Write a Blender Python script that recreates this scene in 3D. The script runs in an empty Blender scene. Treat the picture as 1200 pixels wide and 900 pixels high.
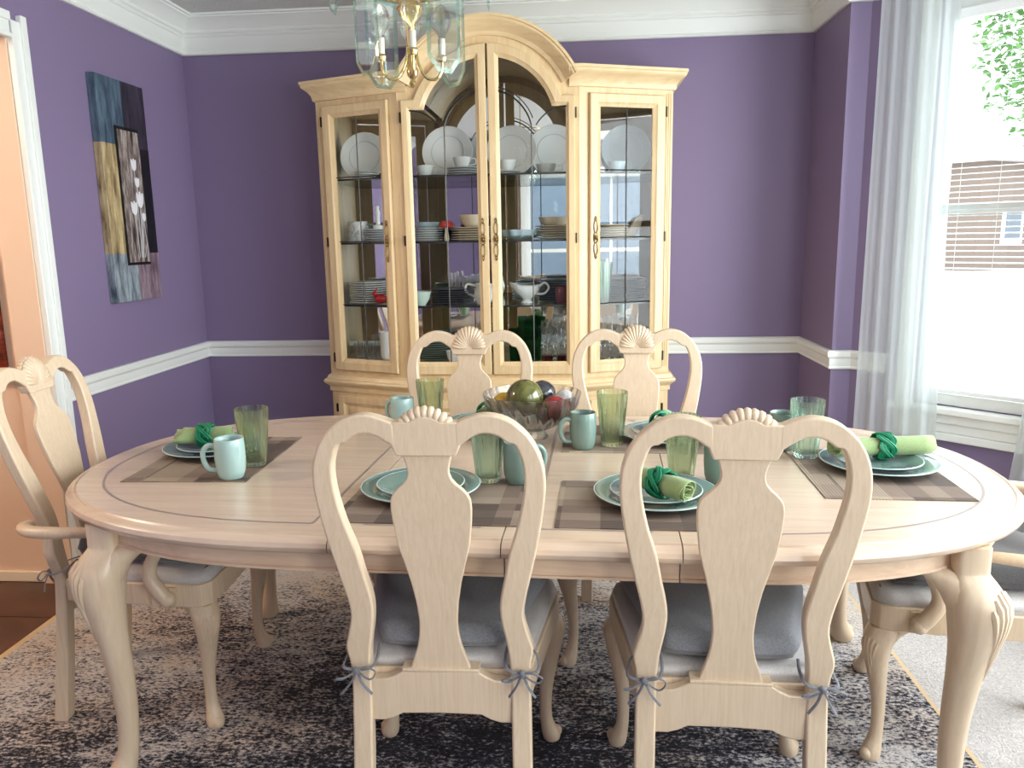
import bpy, bmesh, math, random
from math import sin, cos, pi, radians, sqrt, atan2
from mathutils import Vector, Matrix
random.seed(7)
S = bpy.context.scene
COL = S.collection

# ------------------------------------------------------------------ camera
YAW, PITCH, ROLL, FPX = 0.081665, 0.182985, -0.017939, 924.48
fwd = Vector((-sin(YAW)*cos(PITCH), cos(YAW)*cos(PITCH), -sin(PITCH)))
rt = Vector((cos(YAW), sin(YAW), 0)); up = rt.cross(fwd)
r2 = rt*cos(ROLL) + up*sin(ROLL); u2 = -rt*sin(ROLL) + up*cos(ROLL)
cd = bpy.data.cameras.new('camera'); cam = bpy.data.objects.new('camera', cd); COL.objects.link(cam)
cam.matrix_world = Matrix(((r2.x, u2.x, -fwd.x, 0), (r2.y, u2.y, -fwd.y, 0), (r2.z, u2.z, -fwd.z, 1.40), (0, 0, 0, 1)))
cd.sensor_width = 36; cd.lens = FPX*36/1200; cd.clip_start = .05; cd.clip_end = 300
S.camera = cam

# ------------------------------------------------------------------ world, daylight, exposure
W = bpy.data.worlds.new('world'); S.world = W; W.use_nodes = True
bg = W.node_tree.nodes['Background']; bg.inputs[0].default_value = (.86, .94, 1, 1); bg.inputs[1].default_value = 5.0

def area(name, loc, rot, sx, sy, power, col):
    l = bpy.data.lights.new(name, 'AREA'); l.shape = 'RECTANGLE'; l.size = sx; l.size_y = sy
    l.energy = power; l.color = col
    o = bpy.data.objects.new(name, l); o.location = loc; o.rotation_euler = rot; COL.objects.link(o); return o
# lamps outside the glass: daylight for the bay, plus an added side fill
area('daylight_bay', (2.30, 2.0, 1.45), (0, radians(90), 0), 1.75, 1.75, 122, (.90, .96, 1))
area('added_side_fill', (1.62, -.72, 1.35), (0, radians(90), 0), 1.6, 1.2, 92, (1, .98, .96))  # added fill for the chair backs, placed out of the mirror's view
area('daylight_bay_angle', (1.78, .42, 1.45), (radians(90), 0, radians(45)), .8, 1.7, 32, (.90, .96, 1))

vs = S.view_settings
S.display_settings.display_device = 'sRGB'
vs.view_transform = 'Standard'; vs.look = 'None'; vs.exposure = 0.0; vs.gamma = 1.0; vs.use_curve_mapping = False
S.cycles.max_bounces = 10; S.cycles.diffuse_bounces = 5; S.cycles.glossy_bounces = 5
S.cycles.transmission_bounces = 8; S.cycles.transparent_max_bounces = 24
S.cycles.caustics_reflective = False; S.cycles.caustics_refractive = False
S.cycles.sample_clamp_indirect = 6.0

# ------------------------------------------------------------------ materials
def lin(c):
    c = c/255.0
    return c/12.92 if c <= .04045 else ((c+.055)/1.055)**2.4
def rgb(r, g, b): return (lin(r), lin(g), lin(b), 1)
def mat(name, col, rough=.5, metal=0, **kw):
    m = bpy.data.materials.new(name); m.use_nodes = True
    b = m.node_tree.nodes['Principled BSDF']
    b.inputs['Base Color'].default_value = col; b.inputs['Roughness'].default_value = rough
    b.inputs['Metallic'].default_value = metal
    for k, v in kw.items(): b.inputs[k.replace('_', ' ')].default_value = v
    return m
def N(m, t, **kw):
    n = m.node_tree.nodes.new(t)
    for k, v in kw.items(): setattr(n, k, v)
    return n
def L(m, a, b): m.node_tree.links.new(a, b)
def coords(m, scale=(1, 1, 1), kind='Object', rot=(0, 0, 0)):
    tc = N(m, 'ShaderNodeTexCoord'); mp = N(m, 'ShaderNodeMapping')
    mp.inputs['Scale'].default_value = scale; mp.inputs['Rotation'].default_value = rot
    L(m, tc.outputs[kind], mp.inputs['Vector']); return mp.outputs[0]
def noise(m, vec, scale, detail=4, rough=.55, dist=0):
    n = N(m, 'ShaderNodeTexNoise'); n.inputs['Scale'].default_value = scale; n.inputs['Detail'].default_value = detail
    n.inputs['Roughness'].default_value = rough; n.inputs['Distortion'].default_value = dist
    L(m, vec, n.inputs['Vector']); return n.outputs['Fac']
def ramp(m, fac, stops):
    r = N(m, 'ShaderNodeValToRGB'); e = r.color_ramp.elements
    while len(e) < len(stops): e.new(.5)
    for i, (p, c) in enumerate(stops): e[i].position = p; e[i].color = c
    L(m, fac, r.inputs['Fac']); return r.outputs['Color']
def bsdf(m): return m.node_tree.nodes['Principled BSDF']
def bump(m, h, strength=.2, dist=.002):
    b = N(m, 'ShaderNodeBump'); b.inputs['Strength'].default_value = strength; b.inputs['Distance'].default_value = dist
    L(m, h, b.inputs['Height']); L(m, b.outputs[0], bsdf(m).inputs['Normal'])
def mixc(m, fac, a, b, mode='MIX'):
    n = N(m, 'ShaderNodeMix', data_type='RGBA', blend_type=mode)
    if isinstance(fac, (int, float)): n.inputs[0].default_value = fac
    else: L(m, fac, n.inputs[0])
    for i, x in ((6, a), (7, b)):
        if isinstance(x, tuple): n.inputs[i].default_value = x
        else: L(m, x, n.inputs[i])
    return n.outputs[2]
def math_(m, op, a, b=None):
    n = N(m, 'ShaderNodeMath', operation=op)
    for i, x in enumerate((a, b)):
        if x is None: continue
        if isinstance(x, (int, float)): n.inputs[i].default_value = x
        else: L(m, x, n.inputs[i])
    return n.outputs[0]

def wood(name, light, dark, sc, rough=.38, coat=.15):
    m = mat(name, light, rough); b = bsdf(m); b.inputs['Coat Weight'].default_value = coat
    b.inputs['Coat Roughness'].default_value = .25
    v = coords(m, sc)
    f = noise(m, v, 1.0, 6, .6, .6)
    f2 = noise(m, v, 4.5, 3, .6)
    c = ramp(m, f, [(.3, dark), (.62, light)])
    d = mixc(m, math_(m, 'MULTIPLY', f2, .35), c, dark)
    L(m, d, b.inputs['Base Color']); bump(m, f2, .06, .001); return m
CH_L, CH_D = rgb(221, 200, 172), rgb(208, 185, 155)
wood_v = wood('chair_wood', CH_L, CH_D, (150, 150, 6))
TB_L, TB_D = rgb(216, 194, 171), rgb(204, 180, 157)
wood_top = wood('table_top_wood', TB_L, TB_D, (3, 42, 42), .27, .35)
wood_x = wood('table_apron_wood', rgb(224, 198, 170), rgb(202, 172, 142), (3, 40, 40), .38)
wood_leg = wood('table_leg_wood', rgb(220, 200, 172), rgb(204, 180, 150), (36, 36, 3.5))
CB_L, CB_D = rgb(233, 209, 164), rgb(216, 186, 138)
wood_cab = wood('cabinet_wood', CB_L, CB_D, (36, 36, 3), .42)
wood_cabx = wood('cabinet_wood_rail', CB_L, CB_D, (3, 36, 36), .42)
inlay_m = mat('inlay_grey', rgb(150, 134, 126), .35)
groove_m = mat('joint_dark', rgb(92, 72, 56), .7)

def wallpaint(name, c):
    m = mat(name, c, .55); v = coords(m, (1, 1, 1))
    bump(m, noise(m, v, 260, 2), .08, .001); return m
purple = wallpaint('purple_paint', rgb(127, 112, 144))
peach = wallpaint('peach_paint', rgb(234, 204, 178))
white_trim = mat('white_trim', rgb(232, 235, 230), .35)
ceil_m = mat('ceiling_paint', rgb(236, 236, 232), .8)
bump(ceil_m, noise(ceil_m, coords(ceil_m), 70, 5, .7), 1.0, .02)
carpet = mat('pale_carpet', rgb(196, 190, 184), .95)
_v = coords(carpet)
L(carpet, ramp(carpet, noise(carpet, _v, 120, 4, .7), [(.3, rgb(168, 162, 158)), (.7, rgb(216, 210, 204))]), bsdf(carpet).inputs['Base Color'])
bump(carpet, noise(carpet, _v, 160, 3), .8, .01)

rug_m = mat('rug_pile', rgb(90, 90, 95), .95)
_v = coords(rug_m)
big = noise(rug_m, coords(rug_m, (1, 1.5, 1)), 1.3, 3, .6, .4)
mid = noise(rug_m, coords(rug_m, (13, 26, 1)), 1.0, 7, .72, .4)
weave = noise(rug_m, coords(rug_m, (66, 104, 1)), 1.0, 3, .7)
fine = noise(rug_m, coords(rug_m, (160, 220, 1)), 1.0, 2, .7)
fac = math_(rug_m, 'ADD', math_(rug_m, 'ADD', math_(rug_m, 'MULTIPLY', big, .30), math_(rug_m, 'MULTIPLY', mid, .28)), math_(rug_m, 'MULTIPLY', weave, .46))
sep = N(rug_m, 'ShaderNodeSeparateXYZ'); L(rug_m, _v, sep.inputs[0])
# darkest in the middle, paler towards the sides and the far end
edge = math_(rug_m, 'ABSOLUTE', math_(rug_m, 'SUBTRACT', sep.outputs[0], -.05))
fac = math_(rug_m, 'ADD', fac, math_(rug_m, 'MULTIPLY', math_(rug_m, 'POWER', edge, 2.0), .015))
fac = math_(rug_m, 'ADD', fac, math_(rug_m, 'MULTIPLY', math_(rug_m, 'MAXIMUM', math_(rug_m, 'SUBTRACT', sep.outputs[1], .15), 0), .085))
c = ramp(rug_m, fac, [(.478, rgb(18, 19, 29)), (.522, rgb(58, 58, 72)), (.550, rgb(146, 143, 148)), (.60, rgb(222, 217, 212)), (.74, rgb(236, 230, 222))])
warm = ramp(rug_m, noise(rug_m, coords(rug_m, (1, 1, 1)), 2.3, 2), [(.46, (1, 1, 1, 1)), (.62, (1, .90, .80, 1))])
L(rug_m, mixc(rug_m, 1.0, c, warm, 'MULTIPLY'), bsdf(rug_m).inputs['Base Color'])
bump(rug_m, math_(rug_m, 'ADD', weave, fine), .9, .012)
rug_edge_m = mat('rug_binding', rgb(206, 180, 140), .9)

tile_m = mat('dark_brown_tile', rgb(58, 30, 22), .22)
_v = coords(tile_m); L(tile_m, ramp(tile_m, noise(tile_m, _v, 7, 6, .65), [(.3, rgb(34, 16, 12)), (.7, rgb(92, 50, 36))]), bsdf(tile_m).inputs['Base Color'])
grout_m = mat('tile_grout', rgb(120, 92, 74), .9)

def fabric(name, a, b, sc=240):
    m = mat(name, a, .9); v = coords(m)
    f = noise(m, v, sc, 3, .7); g = noise(m, v, 9, 3)
    L(m, mixc(m, math_(m, 'MULTIPLY', g, .5), ramp(m, f, [(.3, b), (.7, a)]), b), bsdf(m).inputs['Base Color'])
    bump(m, f, .3, .002); bsdf(m).inputs['Sheen Weight'].default_value = .25; return m
pad_m = fabric('pale_seat_fabric', rgb(206, 202, 198), rgb(180, 176, 172))
cush_m = fabric('grey_cushion_fabric', rgb(140, 142, 146), rgb(104, 106, 110))
cush_dark = fabric('charcoal_cushion_fabric', rgb(96, 94, 94), rgb(70, 68, 68))
tie_m = fabric('grey_tie_fabric', rgb(132, 134, 140), rgb(98, 100, 106))

def thin_glass(name, tint=(1, 1, 1, 1), refl=1.45, base=.0):
    m = bpy.data.materials.new(name); m.use_nodes = True; nt = m.node_tree; nt.nodes.clear()
    o = N(m, 'ShaderNodeOutputMaterial'); t = N(m, 'ShaderNodeBsdfTransparent'); t.inputs[0].default_value = tint
    g = N(m, 'ShaderNodeBsdfGlossy'); g.inputs['Roughness'].default_value = .01
    f = N(m, 'ShaderNodeLayerWeight'); f0 = ((refl-1)/(refl+1))**2
    x = N(m, 'ShaderNodeMixShader')
    fac = math_(m, 'ADD', math_(m, 'MULTIPLY', math_(m, 'POWER', f.outputs['Facing'], 5.0), .9), f0+base)
    L(m, fac, x.inputs[0]); L(m, t.outputs[0], x.inputs[1]); L(m, g.outputs[0], x.inputs[2]); L(m, x.outputs[0], o.inputs[0]); return m
def solid_glass(name, tint, clear, share=.5, rough=.0):
    m = bpy.data.materials.new(name); m.use_nodes = True; nt = m.node_tree; nt.nodes.clear()
    o = N(m, 'ShaderNodeOutputMaterial'); t = N(m, 'ShaderNodeBsdfTransparent'); t.inputs[0].default_value = clear
    g = N(m, 'ShaderNodeBsdfGlass'); g.inputs['Color'].default_value = tint; g.inputs['IOR'].default_value = 1.45; g.inputs['Roughness'].default_value = rough
    x = N(m, 'ShaderNodeMixShader'); x.inputs[0].default_value = share
    L(m, t.outputs[0], x.inputs[1]); L(m, g.outputs[0], x.inputs[2]); L(m, x.outputs[0], o.inputs[0]); return m
pane_m = thin_glass('window_glass')
door_glass = thin_glass('cabinet_glass', (.93, .95, .94, 1), 1.35)
shelf_glass = thin_glass('shelf_glass', (.80, .88, .84, 1), 1.5)
green_glass = solid_glass('green_tumbler_glass', (.87, .925, .83, 1), (.88, .93, .85, 1), .75)
aqua_glass = solid_glass('aqua_tumbler_glass', (.86, .94, .89, 1), (.88, .95, .91, 1), .75)
clear_glass = solid_glass('clear_glass', (.985, .99, .99, 1), (.985, .99, .99, 1), .8)
chand_glass = solid_glass('bevelled_panel_glass', (.80, .94, .90, 1), (.84, .95, .92, 1), .4)
bulb_glass = solid_glass('bulb_glass', (.98, .98, .97, 1), (.98, .98, .97, 1), .5)
emerald_glass = solid_glass('emerald_glass', (.10, .55, .36, 1), (.2, .62, .45, 1), .6)
mirror_m = mat('mirror_back', (.80, .80, .80, 1), .015, 1)
brass = mat('polished_brass', rgb(212, 190, 136), .2, 1)
brass_old = mat('antique_brass', rgb(150, 120, 72), .32, 1)
lead_m = mat('lead_came', rgb(66, 64, 62), .38, .8)
dark_metal = mat('dark_hinge_metal', rgb(62, 52, 40), .4, .8)
candle_m = mat('candle_sleeve', rgb(236, 228, 206), .4)
teal = mat('teal_glaze', rgb(112, 140, 132), .16, Coat_Weight=.4)
teal_mug = mat('teal_mug_glaze', rgb(120, 146, 136), .22, Coat_Weight=.3)
teal_pale = mat('pale_teal_glaze', rgb(160, 190, 184), .2, Coat_Weight=.3)
rim_m = mat('plate_rim_glaze', rgb(196, 216, 212), .2)
china = mat('white_china', rgb(232, 233, 230), .18, Coat_Weight=.3)
china_grey = mat('grey_rim_china', rgb(196, 200, 202), .2)
china_dark = mat('charcoal_china', rgb(62, 64, 70), .25)
china_cream = mat('cream_china', rgb(226, 212, 186), .25)
china_pale = mat('pale_blue_china', rgb(188, 206, 212), .2)
china_pat = mat('floral_china', rgb(225, 224, 220), .25)
L(china_pat, ramp(china_pat, noise(china_pat, coords(china_pat), 60, 3), [(.5, rgb(228, 228, 224)), (.6, rgb(168, 172, 172)), (.7, rgb(208, 206, 200))]), bsdf(china_pat).inputs['Base Color'])
red_m = mat('red_glaze', rgb(186, 32, 30), .3)
redspot = mat('red_spotted_cap', rgb(190, 60, 50), .35)
cream_m = mat('cream_stalk', rgb(232, 214, 176), .5)
wine_m = mat('wine_red_glass', rgb(96, 20, 44), .15)
napkin_m = fabric('green_napkin_fabric', rgb(162, 180, 128), rgb(130, 152, 100), 320)
ring_m = mat('emerald_cord', rgb(16, 132, 92), .5); bump(ring_m, noise(ring_m, coords(ring_m), 400, 2), .4, .002)
black_m = mat('black_void', rgb(24, 22, 24), .6)

def marble(name, a, b, sc=22, rough=.12):
    m = mat(name, a, rough, Coat_Weight=.5)
    L(m, ramp(m, noise(m, coords(m), sc, 5, .65, 1.2), [(.35, b), (.65, a)]), bsdf(m).inputs['Base Color']); return m
orb_olive = marble('olive_orb', rgb(112, 112, 48), rgb(66, 68, 24))
orb_yellow = marble('yellow_orb', rgb(222, 184, 40), rgb(190, 140, 20))
orb_black = marble('black_orb', rgb(22, 22, 26), rgb(60, 62, 68), 9)
orb_red = marble('red_orb', rgb(176, 34, 30), rgb(120, 14, 18))
orb_white = marble('speckled_white_orb', rgb(226, 220, 214), rgb(170, 164, 160), 90)
orb_peach = marble('peach_orb', rgb(216, 150, 116), rgb(236, 196, 170), 16)

def placemat_mat():
    m = mat('woven_placemat', rgb(150, 130, 110), .7)
    v = coords(m)
    def blocks(scale, off):
        mp = N(m, 'ShaderNodeMapping'); mp.inputs['Scale'].default_value = scale; mp.inputs['Location'].default_value = off
        L(m, v, mp.inputs[0])
        fl = N(m, 'ShaderNodeVectorMath', operation='FLOOR'); L(m, mp.outputs[0], fl.inputs[0])
        wn = N(m, 'ShaderNodeTexWhiteNoise', noise_dimensions='3D'); L(m, fl.outputs[0], wn.inputs['Vector']); return wn.outputs['Value']
    a = blocks((11, 6.5, .001), (.3, .2, .5)); b = blocks((4.6, 21, .001), (.1, .6, .5))
    c = ramp(m, math_(m, 'ADD', math_(m, 'MULTIPLY', a, .55), math_(m, 'MULTIPLY', b, .45)),
             [(.16, rgb(84, 72, 64)), (.30, rgb(132, 114, 100)), (.48, rgb(152, 136, 118)), (.72, rgb(170, 154, 132)), (.9, rgb(192, 178, 154))])
    wv = N(m, 'ShaderNodeTexWave'); wv.inputs['Scale'].default_value = 42; wv.bands_direction = 'Y'
    L(m, v, wv.inputs['Vector'])
    L(m, mixc(m, math_(m, 'MULTIPLY', wv.outputs['Fac'], .4), c, rgb(96, 80, 72)), bsdf(m).inputs['Base Color'])
    bump(m, wv.outputs['Fac'], .5, .001); return m
mat_m = placemat_mat()

def sheer():
    m = bpy.data.materials.new('sheer_voile'); m.use_nodes = True; nt = m.node_tree; nt.nodes.clear()
    o = N(m, 'ShaderNodeOutputMaterial'); t = N(m, 'ShaderNodeBsdfTransparent'); t.inputs[0].default_value = (.97, 1, 1, 1)
    d = N(m, 'ShaderNodeBsdfDiffuse'); d.inputs[0].default_value = rgb(232, 238, 238)
    tr = N(m, 'ShaderNodeBsdfTranslucent'); tr.inputs[0].default_value = rgb(226, 236, 236)
    x = N(m, 'ShaderNodeMixShader'); x.inputs[0].default_value = .5
    y = N(m, 'ShaderNodeMixShader'); y.inputs[0].default_value = .70
    L(m, d.outputs[0], x.inputs[1]); L(m, tr.outputs[0], x.inputs[2]); L(m, t.outputs[0], y.inputs[1]); L(m, x.outputs[0], y.inputs[2]); L(m, y.outputs[0], o.inputs[0]); return m
sheer_m = sheer()
blind_m = mat('white_blind_slat', rgb(240, 243, 242), .5)

# ------------------------------------------------------------------ mesh helpers
class MB:
    def __init__(s): s.v = []; s.f = []
    def add(s, vs_, fs):
        o = len(s.v); s.v += [tuple(p) for p in vs_]; s.f += [tuple(i+o for i in f) for f in fs]; return s
    def box(s, x0, x1, y0, y1, z0, z1):
        return s.add([(x0, y0, z0), (x1, y0, z0), (x1, y1, z0), (x0, y1, z0), (x0, y0, z1), (x1, y0, z1), (x1, y1, z1), (x0, y1, z1)],
                     [(0, 3, 2, 1), (4, 5, 6, 7), (0, 1, 5, 4), (1, 2, 6, 5), (2, 3, 7, 6), (3, 0, 4, 7)])
    def loft(s, rings, cap=True, loop=True):
        n = len(rings[0]); vs_ = [p for r in rings for p in r]; fs = []
        for i in range(len(rings)-1):
            for j in range(n if loop else n-1):
                k = (j+1) % n; fs.append((i*n+j, i*n+k, (i+1)*n+k, (i+1)*n+j))
        if cap: fs += [tuple(range(n))[::-1], tuple((len(rings)-1)*n+j for j in range(n))]
        return s.add(vs_, fs)
    def tube(s, path, r, n=8, closed=False, cap=True, flat=1.0):
        P = [Vector(p) for p in path]; m = len(P); rings = []; prev = None
        for i, p in enumerate(P):
            if closed: t = P[(i+1) % m]-P[i-1]
            else: t = P[min(i+1, m-1)]-P[max(i-1, 0)]
            t.normalize()
            if prev is None:
                a = Vector((0, 0, 1)) if abs(t.z) < .9 else Vector((1, 0, 0))
                prev = t.cross(a).normalized()
            else:
                prev = (prev-t*prev.dot(t)).normalized()
            b = t.cross(prev); rr = r[i] if isinstance(r, (list, tuple)) else r
            rings.append([p+(prev*cos(2*pi*j/n)+b*sin(2*pi*j/n)*flat)*rr for j in range(n)])
        if closed: rings.append(rings[0]); cap = False
        return s.loft(rings, cap)
    def lathe(s, prof, n=24, c=(0, 0, 0), rib=0, ribs=0, twist=0):
        rings = []
        for i, (r, z) in enumerate(prof):
            ring = []
            for j in range(n):
                a = 2*pi*j/n; q = r
                if rib and r > 1e-4:
                    q = r*(1+rib*cos(ribs*a+twist*z))
                ring.append((c[0]+q*cos(a), c[1]+q*sin(a), c[2]+z))
            rings.append(ring)
        return s.loft(rings, True)
    def prism(s, poly, fn, d0, d1):
        """poly in 2D, fn(u,v,d)->3D"""
        n = len(poly)
        return s.add([fn(u, v, d0) for u, v in poly]+[fn(u, v, d1) for u, v in poly],
                     [tuple(range(n))[::-1], tuple(range(n, 2*n))]+[(i, (i+1) % n, n+(i+1) % n, n+i) for i in range(n)])
    def sphere(s, c, r, n=20, m=12, sc=(1, 1, 1)):
        return s.loft([[(c[0]+sc[0]*r*sin(pi*i/m)*cos(2*pi*j/n), c[1]+sc[1]*r*sin(pi*i/m)*sin(2*pi*j/n), c[2]+sc[2]*r*-cos(pi*i/m)) for j in range(n)]
                       for i in [.02]+list(range(1, m))+[m-.02]])
    def mesh(s, name, m, smooth=40):
        me = bpy.data.meshes.new(name); me.from_pydata(s.v, [], s.f); me.materials.append(m)
        bm = bmesh.new(); bm.from_mesh(me); bmesh.ops.recalc_face_normals(bm, faces=bm.faces); bm.to_mesh(me); bm.free()
        if smooth:
            me.shade_smooth(); me.set_sharp_from_angle(angle=radians(smooth))
        return me
def put(name, mb, m, parent=None, smooth=40, bevel=0, seg=2, label=None):
    me = mb if isinstance(mb, bpy.types.Mesh) else mb.mesh(name, m, smooth)
    o = bpy.data.objects.new(name, me); COL.objects.link(o)
    if parent: o.parent = parent
    if bevel:
        b = o.modifiers.new('bevel', 'BEVEL'); b.width = bevel; b.segments = seg; b.limit_method = 'ANGLE'; b.angle_limit = radians(35)
    if label: o['label'] = label
    return o
def tag(o, label, cat, group=None, kind=None):
    if label: o['label'] = label
    if cat: o['category'] = cat
    if group: o['group'] = group
    if kind: o['kind'] = kind
    return o
def thing(name, label, cat, loc=(0, 0, 0), rz=0, group=None):
    o = bpy.data.objects.new(name, None); COL.objects.link(o); o.empty_display_size = .1
    o.location = loc; o.rotation_euler = (0, 0, rz); return tag(o, label, cat, group)
def dup(root, loc, rz, label, group=None):
    def cp(o, par):
        c = o.copy(); COL.objects.link(c)
        if par: c.parent = par
        for ch in o.children: cp(ch, c)
        return c
    r = cp(root, None); r.location = loc; r.rotation_euler = (0, 0, rz); tag(r, label, None, group); return r
def struct(name, mb, m, smooth=40, bevel=0, parent=None):
    o = put(name, mb, m, parent, smooth, bevel)
    if not parent: o['kind'] = 'structure'
    return o
def lerp(a, b, t): return a+(b-a)*t
def interp(tab, z):
    tab = sorted(tab)
    if z <= tab[0][0]: return tab[0][1]
    for (a, va), (b, vb) in zip(tab, tab[1:]):
        if z <= b: return lerp(va, vb, (z-a)/(b-a))
    return tab[-1][1]
def catmull(pts, k=4):
    P = [Vector(p) for p in pts]; out = []
    for i in range(len(P)-1):
        p0 = P[max(i-1, 0)]; p1 = P[i]; p2 = P[i+1]; p3 = P[min(i+2, len(P)-1)]
        for j in range(k):
            t = j/k
            out.append(.5*((2*p1)+(-p0+p2)*t+(2*p0-5*p1+4*p2-p3)*t*t+(-p0+3*p1-3*p2+p3)*t**3))
    out.append(P[-1]); return out

# ------------------------------------------------------------------ the room
XL, XR, D, ZC = -2.118, 1.22, 4.374, 2.585
ZB = 2.398; YF = -1.6; FZ = -.006; YR = 3.84
struct('floor', MB().box(-2.0, 2.2, YF, D, FZ-.1, FZ).box(XL-.005, -2.0, 2.995, D, FZ-.1, FZ), carpet)
struct('ceiling', MB().box(XL-.13, 2.2, YF-.1, D+.1, ZC, ZC+.1), ceil_m)
struct('wall_back', MB().box(XL-.12, XR+.12, D, D+.12, FZ-.1, ZC), purple)
OY0, OY1, OZ = 1.55, 2.985, 2.175      # hall opening in the left wall
lw = MB().box(XL-.13, XL, OY1, D, FZ-.1, ZC).box(XL-.13, XL, OY0, OY1, OZ, ZC).box(XL-.13, XL, YF, OY0, FZ-.1, ZC)
struct('wall_left', lw, purple)
struct('wall_right', MB().box(XR, XR+.12, YR, D, FZ-.1, ZC), purple)
X0 = 1.31
struct('wall_right_return', MB().box(XR+.121, X0+.06, YR+.001, YR+.1, FZ-.1, ZC), purple)
# front part of the right wall and the wall behind the camera
WX0, WX1, WZ0, WZ1 = -.62, 1.0, .28, 2.18
struct('wall_front', MB().box(XL-.12, WX0, YF-.12, YF, FZ-.1, ZC).box(WX1, X0+.12, YF-.12, YF, FZ-.1, ZC).box(WX0, WX1, YF-.12, YF, FZ-.1, WZ0).box(WX0, WX1, YF-.12, YF, WZ1, ZC), purple)
# bay: a local frame along each bay wall, t along the wall, n outwards
def bay_frame(p0, ang):
    o = bpy.data.objects.new('wall_bay', None); o.location = (p0[0], p0[1], 0); o.rotation_euler = (0, 0, ang); return o
def wall_with_window(name, length, t0, t1, z0, z1, loc, ang):
    mb = MB().box(0, t0, 0, .12, FZ-.1, ZC).box(t1, length, 0, .12, FZ-.1, ZC).box(t0, t1, 0, .12, FZ-.1, z0).box(t0, t1, 0, .12, z1, ZC)
    o = struct(name, mb, purple); o.location = loc; o.rotation_euler = (0, 0, ang); return o
BT = .98; Q = sqrt(.5)
ANG = radians(-45)
bay1 = (X0, YR); bay2 = (X0+BT*Q, YR-BT*Q); bay3 = (bay2[0], .16+BT*Q)
wall_with_window('wall_bay_left', BT, .30, .84, .64, 2.34, (bay1[0], bay1[1], 0), ANG)
wall_with_window('wall_bay_middle', bay2[1]-bay3[1], .12, bay2[1]-bay3[1]-.12, .64, 2.34, (bay2[0], bay2[1], 0), radians(-90))
wall_with_window('wall_bay_right', BT, .14, .84, .64, 2.34, (bay3[0], bay3[1], 0), radians(-135))

wall_with_window('wall_right_front', .16-YF, .28, 1.48, .5, 2.2, (X0, .16, 0), radians(-90))  # window opening added to let the side fill in
def window(idx, t0, t1, z0, z1, loc, ang, inside=-1, vbars=0, hbars=0, stool=True, rail=True):
    """double hung window, built in the wall's own frame (x along the wall, y outwards)"""
    root = bpy.data.objects.new('window_%d' % idx, None); COL.objects.link(root); root.location = loc; root.rotation_euler = (0, 0, ang); root['kind'] = 'structure'
    fr = MB()
    fr.box(t0, t0+.045, .02, .10, z0, z1).box(t1-.045, t1, .02, .10, z0, z1).box(t0+.045, t1-.045, .02, .10, z1-.05, z1).box(t0+.045, t1-.045, .02, .10, z0, z0+.05)
    put('window_frame', fr, white_trim, root, bevel=.003)
    zm = (z0+z1)/2
    if rail: put('meeting_rail', MB().box(t0+.045, t1-.045, .04, .085, zm-.022, zm+.022), white_trim, root, bevel=.003)
    for k in range(vbars):
        x = lerp(t0, t1, (k+1)/(vbars+1)); put('glazing_bar', MB().box(x-.014, x+.014, .045, .075, z0+.05, z1-.05), white_trim, root)
    put('pane', MB().add([(t0+.045, .06, z0+.05), (t1-.045, .06, z0+.05), (t1-.045, .06, z1-.05), (t0+.045, .06, z1-.05)], [(0, 1, 2, 3)]), pane_m, root)
    cs = MB().box(t0-.075, t0, -.02, 0, z0, z1+.08).box(t1, t1+.075, -.02, 0, z0, z1+.08).box(t0, t1, -.02, 0, z1, z1+.08)
    put('casing', cs, white_trim, root, bevel=.004)
    if stool:
        put('window_sill', MB().box(t0-.095, t1+.095, -.055, .02, z0-.03, z0), white_trim, root, bevel=.006)
        ap = MB().box(t0-.075, t1+.075, -.032, 0, z0-.072, z0-.03).box(t0-.075, t1+.075, -.022, 0, z0-.115, z0-.072).box(t0-.075, t1+.075, -.03, 0, z0-.15, z0-.115)
        put('sill_apron', ap, white_trim, root, bevel=.005)
    return root
w1 = window(1, .30, .84, .64, 2.34, (bay1[0], bay1[1], 0), ANG)
window(2, .12, bay2[1]-bay3[1]-.12, .64, 2.34, (bay2[0], bay2[1], 0), radians(-90), vbars=1)
window(3, .14, .84, .64, 2.34, (bay3[0], bay3[1], 0), radians(-135))
window(5, .28, 1.48, .5, 2.2, (X0, .16, 0), radians(-90))  # added window, made up for the side fill lamp
window(4, -WX1, -WX0, WZ0, WZ1, (0, YF, 0), pi, vbars=2)

def sweep_trim(name, prof, path, m=white_trim, bevel=0):
    """prof: (out, z) pairs; path: wall points in order, room on the left-hand normal; mitred"""
    P = [Vector((p[0], p[1])) for p in path]; rings = []
    for i, p in enumerate(P):
        d1 = (P[i]-P[i-1]).normalized() if i else None; d2 = (P[i+1]-P[i]).normalized() if i < len(P)-1 else None
        n1 = Vector((-d1.y, d1.x)) if d1 else None; n2 = Vector((-d2.y, d2.x)) if d2 else None
        if n1 is None: nn = n2
        elif n2 is None: nn = n1
        else:
            nn = n1+n2; nn = nn/(nn.dot(n1))
        rings.append([(p.x+nn.x*o, p.y+nn.y*o, z) for o, z in prof])
    return struct(name, MB().loft(rings), m, 30, bevel)
crown = [(0, ZB), (.016, ZB), (.021, ZB+.006), (.019, ZB+.013), (.012, ZB+.018), (.014, ZB+.024), (.018, ZB+.030), (.024, ZB+.086), (.030, ZB+.088), (.034, ZB+.096), (.032, ZB+.102), (.040, ZB+.106), (.044, ZB+.114), (.042, ZB+.120), (.056, ZB+.136), (.080, ZB+.158), (.104, ZB+.170), (.106, ZB+.176), (.118, ZB+.178), (.120, ZC), (0, ZC)]
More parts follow.
